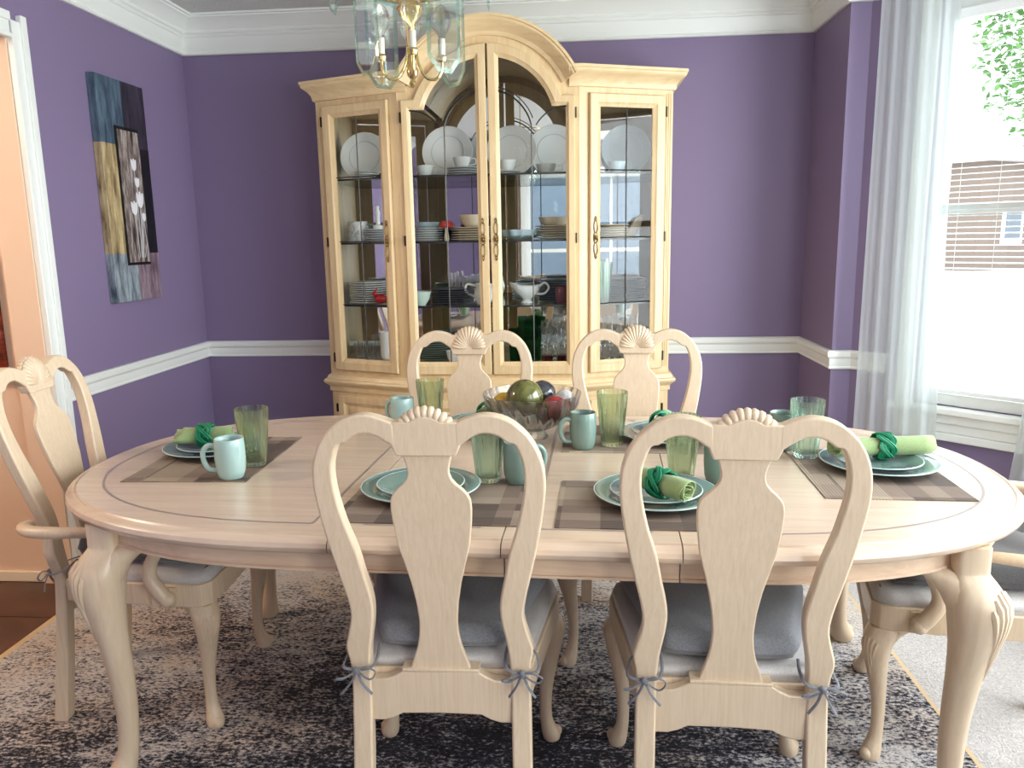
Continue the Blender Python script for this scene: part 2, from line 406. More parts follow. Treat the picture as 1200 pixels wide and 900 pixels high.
rail = [(0, .757), (.011, .757), (.014, .763), (.011, .770), (.013, .777), (.013, .806), (.018, .812), (.024, .818), (.026, .830), (.026, .838), (.018, .847), (0, .847)]
basep = [(0, FZ), (.016, FZ), (.016, .10), (.010, .112), (.006, .13), (0, .13)]
# path with the room on the left of travel: along the right wall, then the back wall, then the left wall
sweep_trim('trim_1', crown, [(X0+.35, YR-.35), (X0, YR), (XR, YR), (XR, D), (XL, D), (XL, YF)])
sweep_trim('trim_2', rail, [(X0+.12, YR-.12), (X0, YR), (XR, YR), (XR, D), (XL, D), (XL, OY1+.095)])
sweep_trim('baseboard_back', basep, [(X0+BT*Q, YR-BT*Q), (X0, YR), (XR, YR), (XR, D), (XL, D), (XL, OY1+.095)])
# casing of the hall opening (profile stepped)
cas = MB()
for a, b, t in ((0, .018, .026), (.018, .07, .015), (.062, .095, .024)):
    cas.box(XL, XL+t, OY1+a-.006, OY1+b-.006, FZ, OZ+b-.006)
    cas.box(XL, XL+t, OY0-b+.006, OY0-a+.006, FZ, OZ+b-.006)
    cas.box(XL, XL+t-.0004, OY0-.0, OY1, OZ+a-.006, OZ+b-.006)
struct('trim_3', cas, white_trim, bevel=.003)
# hall beyond the opening
HX = -4.4; HY = 2.995
struct('wall_hall', MB().box(HX, XL-.13, HY, HY+.1, FZ-.1, ZC).box(HX-.1, HX, -.6, HY+.1, FZ-.1, ZC).box(HX, XL-.13, -.7, -.6, FZ-.1, ZC), peach)
struct('wall_hall_jamb', MB().box(XL-.129, XL-.0005, OY1-.012, OY1-.0005, FZ, OZ), peach)
struct('ceiling_hall', MB().box(HX-.1, XL-.13, -.7, HY+.1, ZC, ZC+.1), ceil_m)
struct('baseboard_hall', MB().box(HX, XL-.13, HY-.012, HY, FZ, .040), mat('cream_trim', rgb(240, 226, 200), .4), bevel=.003)
hf = struct('floor_hall', MB().box(HX, XL-.13, -.6, HY, FZ-.1, FZ-.004).box(XL-.13, -2.0, YF, HY, FZ-.1, FZ-.004), grout_m)
tm = MB().box(-.218, .218, -.148, .148, -.006, 0).mesh('tile', tile_m)
for i in range(5):
    for j in range(11):
        o = put('tile', tm, None, hf, bevel=0); o.location = (-2.222-.44*i, HY-.17-.30*j, FZ+random.uniform(-.0006, .0006))
# hall ceiling lamp: warm light
hl = thing('hall_ceiling_lamp', 'round opal glass lamp on the hall ceiling', 'lamp', (-3.3, 1.6, ZC))
put('shade', MB().lathe([(.001, -.12), (.09, -.11), (.14, -.07), (.15, -.02), (.15, -.005)], 24), mat('opal_glass', rgb(250, 240, 220), .4, Emission_Color=(1, .85, .65, 1), Emission_Strength=2.0), hl)
pl = bpy.data.lights.new('hall_bulb', 'POINT'); pl.energy = 75; pl.color = (1, .80, .60); pl.shadow_soft_size = .12
po = bpy.data.objects.new('hall_bulb', pl); po.location = (-3.3, 1.6, ZC-.24); COL.objects.link(po)
# dark red picture on the hall wall
hp = thing('framed_picture', 'dark red-brown framed picture on the peach hall wall', 'picture', (-2.62, HY, 1.12))
fr = MB().box(-.30, .33, -.03, -.002, -.26, -.20).box(-.30, .33, -.03, -.002, .20, .26).box(-.30, -.24, -.03, -.002, -.20, .20).box(.27, .33, -.03, -.002, -.20, .20)
red_wood = mat('red_brown_wood', rgb(96, 32, 18), .25)
L(red_wood, ramp(red_wood, noise(red_wood, coords(red_wood, (4, 4, 26)), 1.2, 4), [(.35, rgb(46, 14, 8)), (.65, rgb(134, 46, 26))]), bsdf(red_wood).inputs['Base Color'])
put('frame', fr, red_wood, hp, bevel=.006)
cv = mat('dark_canvas', rgb(70, 22, 16), .4)
L(cv, ramp(cv, noise(cv, coords(cv, (3, 3, 9)), 2.5, 5), [(.4, rgb(18, 8, 8)), (.6, rgb(104, 30, 18)), (.75, rgb(150, 80, 50))]), bsdf(cv).inputs['Base Color'])
put('canvas', MB().box(-.24, .27, -.014, -.003, -.20, .20), cv, hp)

# ------------------------------------------------------------------ outside
gm = mat('outdoor_paving', rgb(206, 204, 198), .9)
struct('wall_sky_screen', MB().box(-6, 7, -4.6, -4.4, -.5, 5.0), mat('blue_grey_screen', rgb(112, 126, 140), .8))  # added wall that hides the bright sky from the cabinet mirror
struct('ground_outside', MB().box(-30, 90, -40, 110, -.6, -.5), gm)
leafm = mat('leaf_green', rgb(86, 132, 62), .6); barkm = mat('tree_bark', rgb(96, 80, 64), .9)
def tree(x, y, h, r, label, n=6000):
    t = thing('tree', label, 'tree', (x, y, -.5)); k = MB().tube([(0, 0, 0), (.03, .02, h*.4), (0, .05, h*.75)], [.16, .12, .06], 8); put('trunk', k, barkm, t)
    lm_ = MB()
    for _ in range(n):
        a, b, c_ = random.gauss(0, 1), random.gauss(0, 1), random.gauss(0, 1); q = r*random.uniform(.55, 1)/sqrt(a*a+b*b+c_*c_)
        p = Vector((a*q, b*q, h*.68+c_*q*.9)); d = Vector((random.uniform(-1, 1), random.uniform(-1, 1), random.uniform(-.6, .6))).normalized()*.085
        e = d.cross(Vector((random.uniform(-1, 1), random.uniform(-1, 1), 1))).normalized()*.038
        lm_.add([p-d, p+e, p+d, p-e], [(0, 1, 2, 3)])
    f = put('foliage', lm_, leafm, t, smooth=0); f['kind'] = 'stuff'
tree(7.6, 11.5, 6.6, 2.2, 'leafy green tree outside the bay window, nearer of two')
tree(12.8, 13.2, 7.4, 2.4, 'leafy green tree farther off outside the bay window')
hs = thing('neighbour_house', 'brown house far across the drive seen between the blind slats', 'house', (27, 44, -.5), radians(32))
put('wall', MB().box(-10, 10, 0, 8, 0, 5.0), mat('brown_siding', rgb(112, 98, 88), .8), hs)
put('roof', MB().prism([(-.6, 5.0), (8.6, 5.0), (4, 8.2)], lambda u, v, d: (d, u, v), -10.6, 10.6), mat('grey_shingle', rgb(206, 204, 204), .9), hs)
for k in range(4):
    w = put('window', MB().box(-8.2+k*4.4, -6.6+k*4.4, -.08, .0, 1.2, 3.2), white_trim, hs); put('pane', MB().box(-8.0+k*4.4, -6.8+k*4.4, -.10, -.08, 1.4, 3.0), mat('house_pane', rgb(60, 72, 84), .1), w)

# ------------------------------------------------------------------ blind and curtains in the visible bay window
bl = thing('window_blind', 'white horizontal slat blind in the bay window beside the sheer curtain', 'blind', (bay1[0], bay1[1], 0), ANG)
put('headrail', MB().box(.35, .79, .005, .045, 2.25, 2.29), blind_m, bl, bevel=.002)
sl = MB()
A = radians(12)
prof = [(-.0125, -.0012), (-.006, .0006), (0, .0012), (.006, .0006), (.0125, -.0012)]
ringL = [[(x, .025+y*cos(A)-z*sin(A), y*sin(A)+z*cos(A)+dz) for y, z in prof] for x, dz in ((.352, 0), (.788, 0))]
sl.loft(ringL, False, False)
slm = sl.mesh('slat', blind_m)
zz = .725; k = 0
while zz < 2.235:
    o = put('slat', slm, None, bl); o.location = (0, 0, zz); zz += .0245
put('bottom_rail', MB().box(.352, .788, .012, .038, .695, .712), blind_m, bl, bevel=.002)
for x in (.42, .57, .72): put('ladder_cord', MB().tube([(x, .0115, .70), (x, .0115, 2.25)], .0008, 4), blind_m, bl)
put('tilt_wand', MB().tube([(.385, -.004, 2.24), (.383, -.004, 1.55)], .003, 6), clear_glass, bl)

def curtain(name, label, t0, t1, zt, zb, off, amp, waves, loc, ang, spread=(0, 0), seed=0, mat_=None):
    rnd = random.Random(seed); ph = [rnd.uniform(0, 6.28) for _ in range(4)]
    nx, nz = 90, 26; vs_ = []; fs = []
    for i in range(nz+1):
        w = i/nz; z = lerp(zb, zt, w)
        for j in range(nx+1):
            u = j/nx; a = lerp(t0-spread[0]*(1-w)**1.3, t1+spread[1]*(1-w)**1.3, u)
            y = -off-amp*(.6+.4*(1-w))*(sin(2*pi*waves*u+ph[0]+.5*sin(3*w+ph[1]))+.45*sin(2*pi*waves*1.9*u+ph[2]+w))
            vs_.append((a, y, z))
    for i in range(nz):
        for j in range(nx):
            q = i*(nx+1)+j; fs.append((q, q+1, q+nx+2, q+nx+1))
    o = put(name, MB().add(vs_, fs), mat_ or sheer_m, None, 60); o.location = loc; o.rotation_euler = (0, 0, ang); return tag(o, label, 'curtain')
curtain('sheer_curtain', 'white sheer curtain hanging at the left side of the bay window', .085, .405, 2.392, .02, .085, .008, 5, (bay1[0], bay1[1], 0), ANG, (.01, .05), 3)
curtain('sheer_curtain', 'white sheer curtain at the right edge of the bay window, cut by the frame', .87, 1.0, 2.392, .02, .085, .010, 4, (bay1[0], bay1[1], 0), ANG, (.17, 0), 5)
rod = thing('curtain_rod', 'thin white curtain rod across the bay window', 'curtain rod', (bay1[0], bay1[1], 0), ANG)
put('pole', MB().tube([(.0, -.085, 2.412), (1.0, -.085, 2.412)], .009, 8), white_trim, rod)
for x in (.03, .93): put('bracket', MB().box(x-.008, x+.008, -.085, 0, 2.395, 2.403), white_trim, rod)
brown_m = fabric('brown_drape', rgb(112, 84, 56), rgb(78, 56, 36))
curtain('brown_drape', 'brown drape on the wall behind the camera, seen in the cabinet mirror', .70, 1.15, 2.35, .02, .06, .02, 6, (0, YF, 0), pi, mat_=brown_m)

# ------------------------------------------------------------------ rug
rug = thing('area_rug', 'distressed black, grey and cream area rug under the dining table', 'rug', (-.47, 1.9, 0))
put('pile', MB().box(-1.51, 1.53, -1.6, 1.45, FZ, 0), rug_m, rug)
put('binding', MB().box(-1.535, -1.51, -1.6, 1.45, FZ, -.0005), rug_edge_m, rug)
put('binding', MB().box(1.53, 1.543, -1.6, 1.45, FZ, -.0005), rug_edge_m, rug)

# ------------------------------------------------------------------ dining table
TC = (-.149, 2.206); TR = -.0373; TA, TBB, TCC, TN = 1.292, .628, .46, 2.3
table = thing('dining_table', 'long oval bleached wood dining table set for six', 'table', (TC[0], TC[1], 0), TR)
def spow(v, p): return math.copysign(abs(v)**p, v)
def half_arc(inset, xs, sgn, n=40):
    """points of the outline at this inset from the near seam round the end to the far seam"""
    a = TA-TCC-inset; b = TBB-inset; pts = [(sgn*xs, -b)]
    for i in range(n+1):
        t = -pi/2+pi*i/n; pts.append((sgn*(TCC+a*spow(cos(t), 2/TN)), b*spow(sin(t), 2/TN)))
    pts.append((sgn*xs, b)); return pts
TOP = [(.034, .7215), (.012, .7225), (.004, .729), (0, .739), (.003, .749), (.011, .7565), (.022, .7598), (.0255, .7580), (.029, .762)]
SEAMS = (-.372, .012, .394)
for sgn, xs in ((-1, .372), (1, .394)):
    rings = [[(x, y, z) for x, y in half_arc(ins, xs+.0012, sgn)] for ins, z in TOP]
    mb = MB().loft(rings, True, True)
    e = put('table_end', mb, wood_top, table, 30)
    st = MB()
    inn, wd = .088, .007
    a1 = [(x, y) for x, y in half_arc(inn, xs+.06, sgn)]; a2 = [(x, y) for x, y in half_arc(inn+wd, xs+.06+wd, sgn)]
    n = len(a1); st.add([(x, y, .7623) for x, y in a1]+[(x, y, .7623) for x, y in a2], [(i, (i+1) % n, n+(i+1) % n, n+i) for i in range(n)])
    put('inlay_band', st, inlay_m, e)
for x0, x1 in ((SEAMS[0], SEAMS[1]), (SEAMS[1], SEAMS[2])):
    near = [[(x, -(TBB-ins), z) for x in (x0+.0012, x1-.0012)] for ins, z in TOP]
    sec = [(-(TBB-ins), z) for ins, z in TOP]; sec = sec+[(-y, z) for y, z in sec[::-1]]
    mb = MB().loft([[(x, y, z) for y, z in sec] for x in (x0+.0012, x1-.0012)])
    lf = put('table_leaf', mb, wood_top, table, 30)
    st = MB(); yo = TBB-.088
    for xa, xb in ((x0+.056, x0+.066), (x1-.066, x1-.056)): st.add([(xa, -yo, .7623), (xb, -yo, .7623), (xb, yo, .7623), (xa, yo, .7623)], [(0, 1, 2, 3)])
    for ya in (-yo, yo-.007): st.add([(x0+.066, ya, .7623), (x1-.066, ya, .7623), (x1-.066, ya+.007, .7623), (x0+.066, ya+.007, .7623)], [(0, 1, 2, 3)])
    put('inlay_band', st, inlay_m, lf)
# aprons
def apron_ring(xs, sgn, ins): return half_arc(ins, xs, sgn)
APZ = .660
for sgn, xs in ((-1, .372), (1, .394)):
    o1 = half_arc(.062, xs+.0015, sgn); o2 = half_arc(.085, xs+.0015, sgn); o3 = half_arc(.057, xs+.0015, sgn)
    prof = [(o2, .7212), (o1, .7212), (o1, APZ+.010), (o3, APZ+.007), (o3, APZ+.001), (o1, APZ), (o2, APZ)]
    n = len(o1); mb = MB(); vs_ = []; fs = []
    for ring, z in prof: vs_ += [(x, y, z) for x, y in ring]
    for i in range(len(prof)):
        i2 = (i+1) % len(prof)
        for j in range(n-1): fs.append((i*n+j, i*n+j+1, i2*n+j+1, i2*n+j))
    fs.append(tuple(i*n for i in range(len(prof)))); fs.append(tuple(i*n+n-1 for i in range(len(prof))))
    put('apron', mb.add(vs_, fs), wood_x, table, 30)
for x0, x1 in ((SEAMS[0], SEAMS[1]), (SEAMS[1], SEAMS[2])):
    for s_ in (-1, 1):
        mb = MB().box(x0+.0015, x1-.0015, *sorted((s_*(TBB-.062), s_*(TBB-.085))), APZ, .7212)
        mb.box(x0+.0015, x1-.0015, *sorted((s_*(TBB-.0625), s_*(TBB-.057))), APZ+.001, APZ+.007)
        put('apron', mb, wood_x, table)
LEG_RINGS = [(.7205, -.014, .037, 5), (.668, -.014, .037, 5), (.655, -.012, .039, 4), (.640, -.006, .047, 3.2), (.612, .006, .057, 2.6), (.585, .012, .061, 2.4), (.54, .013, .057, 2.2), (.48, .008, .047, 2.1), (.40, -.002, .0375, 2), (.30, -.011, .0315, 2), (.20, -.014, .0275, 2), (.12, -.011, .0255, 2), (.07, -.003, .028, 2), (.045, .008, .034, 2), (.025, .018, .039, 2), (.008, .022, .036, 2), (.0, .022, .030, 2)]
def ring_at(cx_, cy_, z, r, n, k=20, rot=0):
    out = []
    for j in range(k):
        t = 2*pi*j/k; x = r*spow(cos(t), 2/n); y = r*spow(sin(t), 2/n)
        out.append((cx_+x*cos(rot)-y*sin(rot), cy_+x*sin(rot)+y*cos(rot), z))
    return out
def cabriole(tab, dx, dy, k=20, rot=0):
    tab = catmull([(z, o, r) for z, o, r, n in tab], 3); nn = None
    return tab
def build_leg(tab, dirx, diry, cx_=0, cy_=0, rot=0, k=20):
    zs = [(t[0], t[1], t[2]) for t in tab]; sm = catmull(zs, 3); mb = MB(); rings = []
    for p in sm:
        nn = interp([(t[0], t[3]) for t in tab], p[0])
        rings.append(ring_at(cx_+dirx*p[1], cy_+diry*p[1], max(p[0], 0), max(p[2], .004), nn, k, rot))
    return mb.loft(rings), sm
def carve(mb, tab, dirx, diry, cx_, cy_, nt, spreads, r):
    """fan of flutes on the outer corner of a knee"""
    for sp, ztop, zbot in spreads:
        pts = []; rr = []
        for i in range(9):
            t = i/8; z = lerp(ztop, zbot, t); o = interp([(q[0], q[1]) for q in tab], z); R = interp([(q[0], q[2]) for q in tab], z)
            a = atan2(diry, dirx)+sp*(1-.45*t); nn = interp(nt, z); R = R/(abs(cos(a))**nn+abs(sin(a))**nn)**(1/nn)
            pts.append((cx_+dirx*o+cos(a)*(R-r*.12), cy_+diry*o+sin(a)*(R-r*.25), z)); rr.append(r*(1-.55*t)*(.55 if i in (0, 8) else 1))
        mb.tube(pts, rr, 6)
    return mb
LEGY = .455
for sx in (-1, 1):
    LEGX = 1.024 if sx < 0 else 1.044
    for sy in (-1, 1):
        q = sqrt(.5); dx, dy = sx*q, sy*q
        mb, sm = build_leg(LEG_RINGS, dx, dy, sx*LEGX, sy*LEGY)
        # ears reaching along the apron
        for ex, ey in ((-sx, 0), (0, -sy)):
            bx_, by_ = sx*LEGX, sy*LEGY
            pts = [(bx_+dx*.008, by_+dy*.008, .570), (bx_+ex*.020+dx*.006, by_+ey*.020+dy*.006, .600), (bx_+ex*.048, by_+ey*.048, .630), (bx_+ex*.080-dx*.006, by_+ey*.080-dy*.006, .648), (bx_+ex*.104-dx*.008, by_+ey*.104-dy*.008, .655)]
            mb.tube(catmull(pts, 4), [.052, .052, .051, .050, .048, .045, .042, .038, .034, .030, .026, .022, .019, .016, .013, .010, .006], 12)
        # scrolled toe
        mb.sphere((sx*LEGX+dx*.045, sy*LEGY+dy*.045, .026), .024, 14, 8, (1, 1, 1.02))
        lg = put('leg', mb, wood_leg, table, 50)
        cvm = MB(); tab = [(p[0], p[1], p[2]) for p in sm]
        carve(cvm, tab, dx, dy, sx*LEGX, sy*LEGY, [(q_[0], q_[3]) for q_ in LEG_RINGS], [(-.66, .596, .50), (-.44, .616, .455), (-.22, .626, .425), (0, .630, .41), (.22, .626, .425), (.44, .616, .455), (.66, .596, .50)], .0090)
        put('fluted_carving', cvm, wood_leg, lg, 50)

# ------------------------------------------------------------------ chairs
LEAN = .14
def yb(z): return -LEAN*(z-.45) if z > .45 else -.13*(.45-z)**1.25
STILE = [(.204, .160, 0), (.203, .159, .12), (.201, .157, .26), (.200, .156, .38), (.199, .155, .47), (.206, .151, .52), (.201, .147, .546), (.188, .138, .60), (.192, .138, .645), (.204, .149, .70), (.217, .161, .76), (.229, .180, .825), (.238, .194, .90), (.234, .193, .955), (.218, .178, .998)]
def build_stile(s):
    P = []     # pairs of 2D points (outer, inner)
    for o, i, z in STILE: P.append(((o, z), (i, z)))
    P += [((.196, 1.028), (.163, 1.003)), ((.165, 1.052), (.146, 1.016)), ((.128, 1.062), (.123, 1.022)), ((.095, 1.058), (.098, 1.017)), ((.060, 1.044), (.060, .990))]
    out = catmull([(a[0], a[1], 0) for a, b in P], 3); inn = catmull([(b[0], b[1], 0) for a, b in P], 3)
    th = .016; rings = []
    for a, b in zip(out, inn):
        ya, yi = yb(a.y), yb(b.y)
        t = th if a.y > .4 else lerp(.020, th, max(0, min(1, a.y/.4)))
        rings.append([(s*a.x, ya-t, a.y), (s*b.x, yi-t, b.y), (s*b.x, yi+t, b.y), (s*a.x, ya+t, a.y)])
    return MB().loft(rings)
SPLAT = [(.978, .052), (.958, .046), (.94, .042), (.925, .044), (.912, .052), (.898, .068), (.888, .077), (.875, .083), (.855, .085), (.82, .083), (.765, .0765), (.72, .065), (.675, .054), (.625, .0455), (.58, .042), (.55, .044), (.52, .0495), (.49, .060), (.466, .067)]
def ysp(z): return yb(z)+.010*sin(pi*(z-.466)/.512)-.0
def build_side_chair():
    t = thing('dining_chair', '', 'chair')
    for s in (-1, 1): put('back_post', build_stile(s), wood_v, t, 40, .006, 3)
    # crest
    RX, RZ, CZ = .0665, .074, .999
    el = [(.80*RX*sin(a), CZ+.80*RZ*cos(a)) for a in [radians(78-156*i/16) for i in range(17)]]
    cr = [(-.060, .974), (.060, .974), (.069, .996), (.069, 1.046)]+[(x, max(z, 1.046)) for x, z in el if abs(x) < .05]+[(-.069, 1.046), (-.069, .996)]
    c = put('crest_rail', MB().prism(cr, lambda u, v, d: (u, yb(v)+d, v), -.0155, .0155), wood_v, t, 40, .003, 2)
    sh = MB(); NR = 15
    for k in range(NR):
        a = radians(-82+164*k/(NR-1)); pts = []; rr = []
        for i in range(8):
            q = i/7; e = lerp(.14, 1.0, q); x = e*RX*sin(a); z = CZ-.004+e*RZ*cos(a)
            pts.append((x, yb(z)+.0135+.004*sin(pi*q*.9)-.010*max(0, q-.7)/.3, z)); rr.append(lerp(.002, .0088, q)*(.8 if i == 7 else 1))
        sh.tube(pts, rr, 8)
    put('carved_shell', sh, wood_v, c, 60)
    sb = MB()
    for k in range(NR):
        a = radians(-82+164*k/(NR-1)); pts = []
        for e, dy in ((.74, -.0065), (.84, -.0080), (.93, -.0065), (1.0, -.002), (1.01, .005)):
            x = e*RX*sin(a); z = CZ-.002+e*RZ*cos(a); pts.append((x, yb(z)+dy, z))
        sb.tube(pts, [.005, .0078, .0084, .0084, .006], 8)
    put('shell_ridges', sb, wood_v, c, 60)
    zs = [lerp(.978, .466, i/44) for i in range(45)]
    half = [(interp(SPLAT, z), z) for z in zs]
    rings = [[(-w, ysp(z)-.007, z), (w, ysp(z)-.007, z), (w, ysp(z)+.007, z), (-w, ysp(z)+.007, z)] for w, z in half]
    put('splat', MB().loft(rings), wood_v, t, 30, .003, 2)
    # rear rail with scalloped lower edge and shoe
    lo = [(-.158, .340), (-.130, .340), (-.108, .347), (-.088, .358), (0, .360), (.088, .358), (.108, .347), (.130, .340), (.158, .340)]
    hi = [(.158, .440), (.120, .442), (.098, .452), (.086, .461), (-.086, .461), (-.098, .452), (-.120, .442), (-.158, .440)]
    put('rear_rail', MB().prism(lo+hi, lambda u, v, d: (u, d, v), -.014, .014), wood_v, t, 30, .003, 2)
    put('splat_shoe', MB().box(-.086, .086, -.016, .022, .461, .469), wood_v, t, 30, .002)
    # seat frame: side rails and bowed front
    def seat_pts(g, y0=.016):
        return [(-.198+g, y0), (.198-g, y0), (.256-g, .395), (.250-g, .430), (.225-g*.7, .452-g*.6), (.12, .462-g), (0, .465-g), (-.12, .462-g), (-.225+g*.7, .452-g*.6), (-.250+g, .430), (-.256+g, .395)]
    po_, pi_ = seat_pts(0), seat_pts(.024, .034); n = len(po_)
    mb = MB(); mb.add([(x, y, .385) for x, y in po_]+[(x, y, .452) for x, y in po_]+[(x, y, .452) for x, y in pi_]+[(x, y, .385) for x, y in pi_],
           [(r*n+i, r*n+(i+1) % n, ((r+1) % 4)*n+(i+1) % n, ((r+1) % 4)*n+i) for r in range(4) for i in range(n)])
    put('seat_frame', mb, wood_v, t, 30, .003, 2)
    rings = []
    for g, z in ((.03, .440), (.008, .4525), (.006, .466), (.012, .478), (.03, .486), (.07, .491), (.13, .494)):
        rings.append([(x, y, z) for x, y in seat_pts(g, .018+g*.6)])
    put('seat_pad', MB().loft(rings), pad_m, t, 60)
    for s in (-1, 1):
        q = Vector((s*.75, .66)).normalized(); cx_, cy_ = s*.222, .420
        LT = [(.386, -.006, .034, 4), (.376, .0, .036, 3.4), (.358, .010, .038, 2.8), (.33, .017, .036, 2.4), (.29, .015, .030, 2.2), (.235, .006, .0235, 2), (.17, -.004, .0185, 2), (.11, -.007, .0165, 2), (.07, -.004, .0175, 2), (.043, .004, .0215, 2), (.024, .011, .0255, 2), (.008, .014, .0245, 2), (0, .014, .020, 2)]
        mb, sm = build_leg(LT, q.x, q.y, cx_, cy_, k=16)
        mb.sphere((cx_+q.x*.031, cy_+q.y*.031, .0185), .0165, 12, 8)
        for ex, ey in ((-s*.97, -.05), (-s*.1, -1)):
            pts = [(cx_+ex*.01+q.x*.008, cy_+ey*.01+q.y*.008, .345), (cx_+ex*.035+q.x*.006, cy_+ey*.035+q.y*.006, .368), (cx_+ex*.066, cy_+ey*.066, .380)]
            mb.tube(catmull(pts, 4), [.026, .025, .023, .021, .018, .015, .012, .009, .006], 8)
        lg = put('front_leg', mb, wood_v, t, 50)
        cvm = MB(); tab = [(p[0], p[1], p[2]) for p in sm]
        carve(cvm, tab, q.x, q.y, cx_, cy_, [(q_[0], q_[3]) for q_ in LT], [(-.60, .352, .30), (-.3, .360, .275), (0, .363, .25), (.3, .360, .275), (.60, .352, .30)], .0062)
        put('fluted_carving', cvm, wood_v, lg, 50)
    return t
chair0 = build_side_chair()
LEAN = .215
arm0 = build_side_chair(); arm0.name = 'dining_armchair'
def add_arms(t):
    for s in (-1, 1):
        path = catmull([(s*.222, yb(.64)-.006, .630), (s*.262, -.040, .634), (s*.304, .012, .637), (s*.312, .12, .636), (s*.296, .22, .632), (s*.284, .29, .628), (s*.278, .335, .618), (s*.276, .352, .600)], 5)
        rr = [.0165+.004*sin(pi*min(1, i/(len(path)*.55))) for i in range(len(path))]
        a = put('arm', MB().tube(path, rr, 12, flat=.8), wood_v, t, 60)
        sup = catmull([(s*.276, .350, .612), (s*.276, .330, .570), (s*.276, .306, .525), (s*.275, .302, .485), (s*.273, .318, .450), (s*.272, .338, .424)], 5)
        rr = [lerp(.016, .021, min(1, i/(len(sup)-1)*1.2)) for i in range(len(sup))]; 
        put('arm_support', MB().tube(sup, rr, 12).sphere((s*.272, .341, .420), .0225, 14, 10), wood_v, t, 60)
        put('support_block', MB().box(*sorted((s*.243, s*.256)), .29, .36, .392, .446), wood_v, t)
tag(chair0, 'near dining chair left of centre, back to the camera, with an upright carved splat back', 'chair', 'dining chairs without arms')
chair0.location = (-.299, 1.592, 0); chair0.rotation_euler = (0, 0, radians(.5))
chair2 = dup(chair0, (.327, 1.572, 0), radians(-2.5), 'near dining chair right of centre, back turned, in front of the napkin on teal plates')
dup(chair0, (-.398, 2.838, 0), pi+radians(-1), 'far dining chair in front of the middle cabinet doors, left of the other far chair')
dup(chair0, (.222, 2.842, 0), pi+radians(-2), 'far dining chair in front of the right cabinet door, right of the glass bowl')
armL = arm0; armL.location = (-1.505, 2.228, 0); armL.rotation_euler = (0, 0, radians(-85.6)); tag(armL, 'dining armchair at the left end of the table, beside the hall doorway', 'chair', 'dining chairs with arms')
add_arms(armL)
armR = dup(armL, (1.268, 2.085, 0), radians(73.5), 'dining armchair at the right end of the table near the bay window')
LEAN = .14

# seat cushions tied to the posts
def cushion_mesh(m, h=.056, name='body'):
    nx, ny = 22, 22; mb = MB(); lay = []
    def pt(u, v, top):
        y = lerp(.012, .425, v); hw = lerp(.150, .232, min(1, v*1.15)); e = 3.2
        # rounded square remap
        a, b = 2*u-1, 2*v-1
        k = (abs(a)**14+abs(b)**14)**(1/14) if max(abs(a), abs(b)) > 0 else 1
        d = max(abs(a), abs(b)); edge = max(0, 1-d)
        puff = 1-(1-min(1, edge/.16))**2.4
        z = .4965+h*(.42+.58*puff) if top else .4965+h*.40*(1-puff)
        z += (.004*sin(5*a+1)*sin(4*b)*puff if top else 0)
        x = a*hw*(1-.05*abs(b)**6*abs(a)); y = y-(.02*abs(a)**5*b*abs(b))
        return (x, y, z)
    for top in (True, False):
        lay.append([pt(i/nx, j/ny, top) for j in range(ny+1) for i in range(nx+1)])
    o = len(lay[0]); fs = []
    for j in range(ny):
        for i in range(nx):
            q = j*(nx+1)+i; fs.append((q, q+1, q+nx+2, q+nx+1)); fs.append((o+q, o+q+nx+1, o+q+nx+2, o+q+1))
    bd = [i for i in range(nx+1)]+[(j+1)*(nx+1)-1 for j in range(1, ny+1)]+[ny*(nx+1)+i for i in range(nx-1, -1, -1)]+[j*(nx+1) for j in range(ny-1, 0, -1)]
    for a, b in zip(bd, bd[1:]+bd[:1]): fs.append((a, b, o+b, o+a))
    mb.add(lay[0]+lay[1], fs); return mb.mesh(name, m, 50)
def tie_mesh(s, seed):
    r = random.Random(seed); mb = MB(); z = .478
    x0, x1 = .146, .214
    loop = catmull([(s*.146, .035, .500), (s*.143, .0, .488), (s*.150, -.028, z), (s*.180, -.030, z-.006), (s*.213, -.026, z-.004), (s*.216, .004, z), (s*.205, .032, z+.012), (s*.165, .040, .500)], 4)
    mb.tube(loop, .0035, 6, flat=.6)
    kx = s*.182; ky = -.032
    mb.sphere((kx, ky-.002, z-.006), .0085, 10, 6)
    for d in (-1, 1):
        a = r.uniform(.2, .8)*d
        lp = catmull([(kx, ky, z-.006), (kx+d*.022, ky-.012, z-.004+.016*a), (kx+d*.044, ky-.012, z-.012+.012*a), (kx+d*.030, ky-.010, z-.022), (kx, ky-.003, z-.007)], 4)
        mb.tube(lp, .0032, 6, flat=.5)
        tl = catmull([(kx, ky, z-.006), (kx+d*.012, ky-.010, z-.03), (kx+d*.026+a*.01, ky-.008, z-.058)], 4)
        mb.tube(tl, .0032, 6, flat=.5)
    return mb.mesh('tie', tie_m, 60)
cm_g = cushion_mesh(cush_m); cm_d = cushion_mesh(cush_dark, .062); tm_ = {s: tie_mesh(s, 3+s) for s in (-1, 1)}
def cushion(ch, me, label, ties=(-1, 1)):
    c = thing('seat_cushion', label, 'cushion', ch.location, ch.rotation_euler[2], 'tied seat cushions')
    put('body', me, None, c)
    for s in ties: put('tie', tm_[s], None, c)
    return c
cushion(chair0, cm_g, 'grey cushion tied on the near left dining chair')
cushion(chair2, cm_g, 'grey cushion tied on the near right dining chair')
cushion(armL, cm_d, 'dark grey cushion tied on the left end armchair')
cushion(armR, cm_d, 'dark grey cushion on the right end armchair')

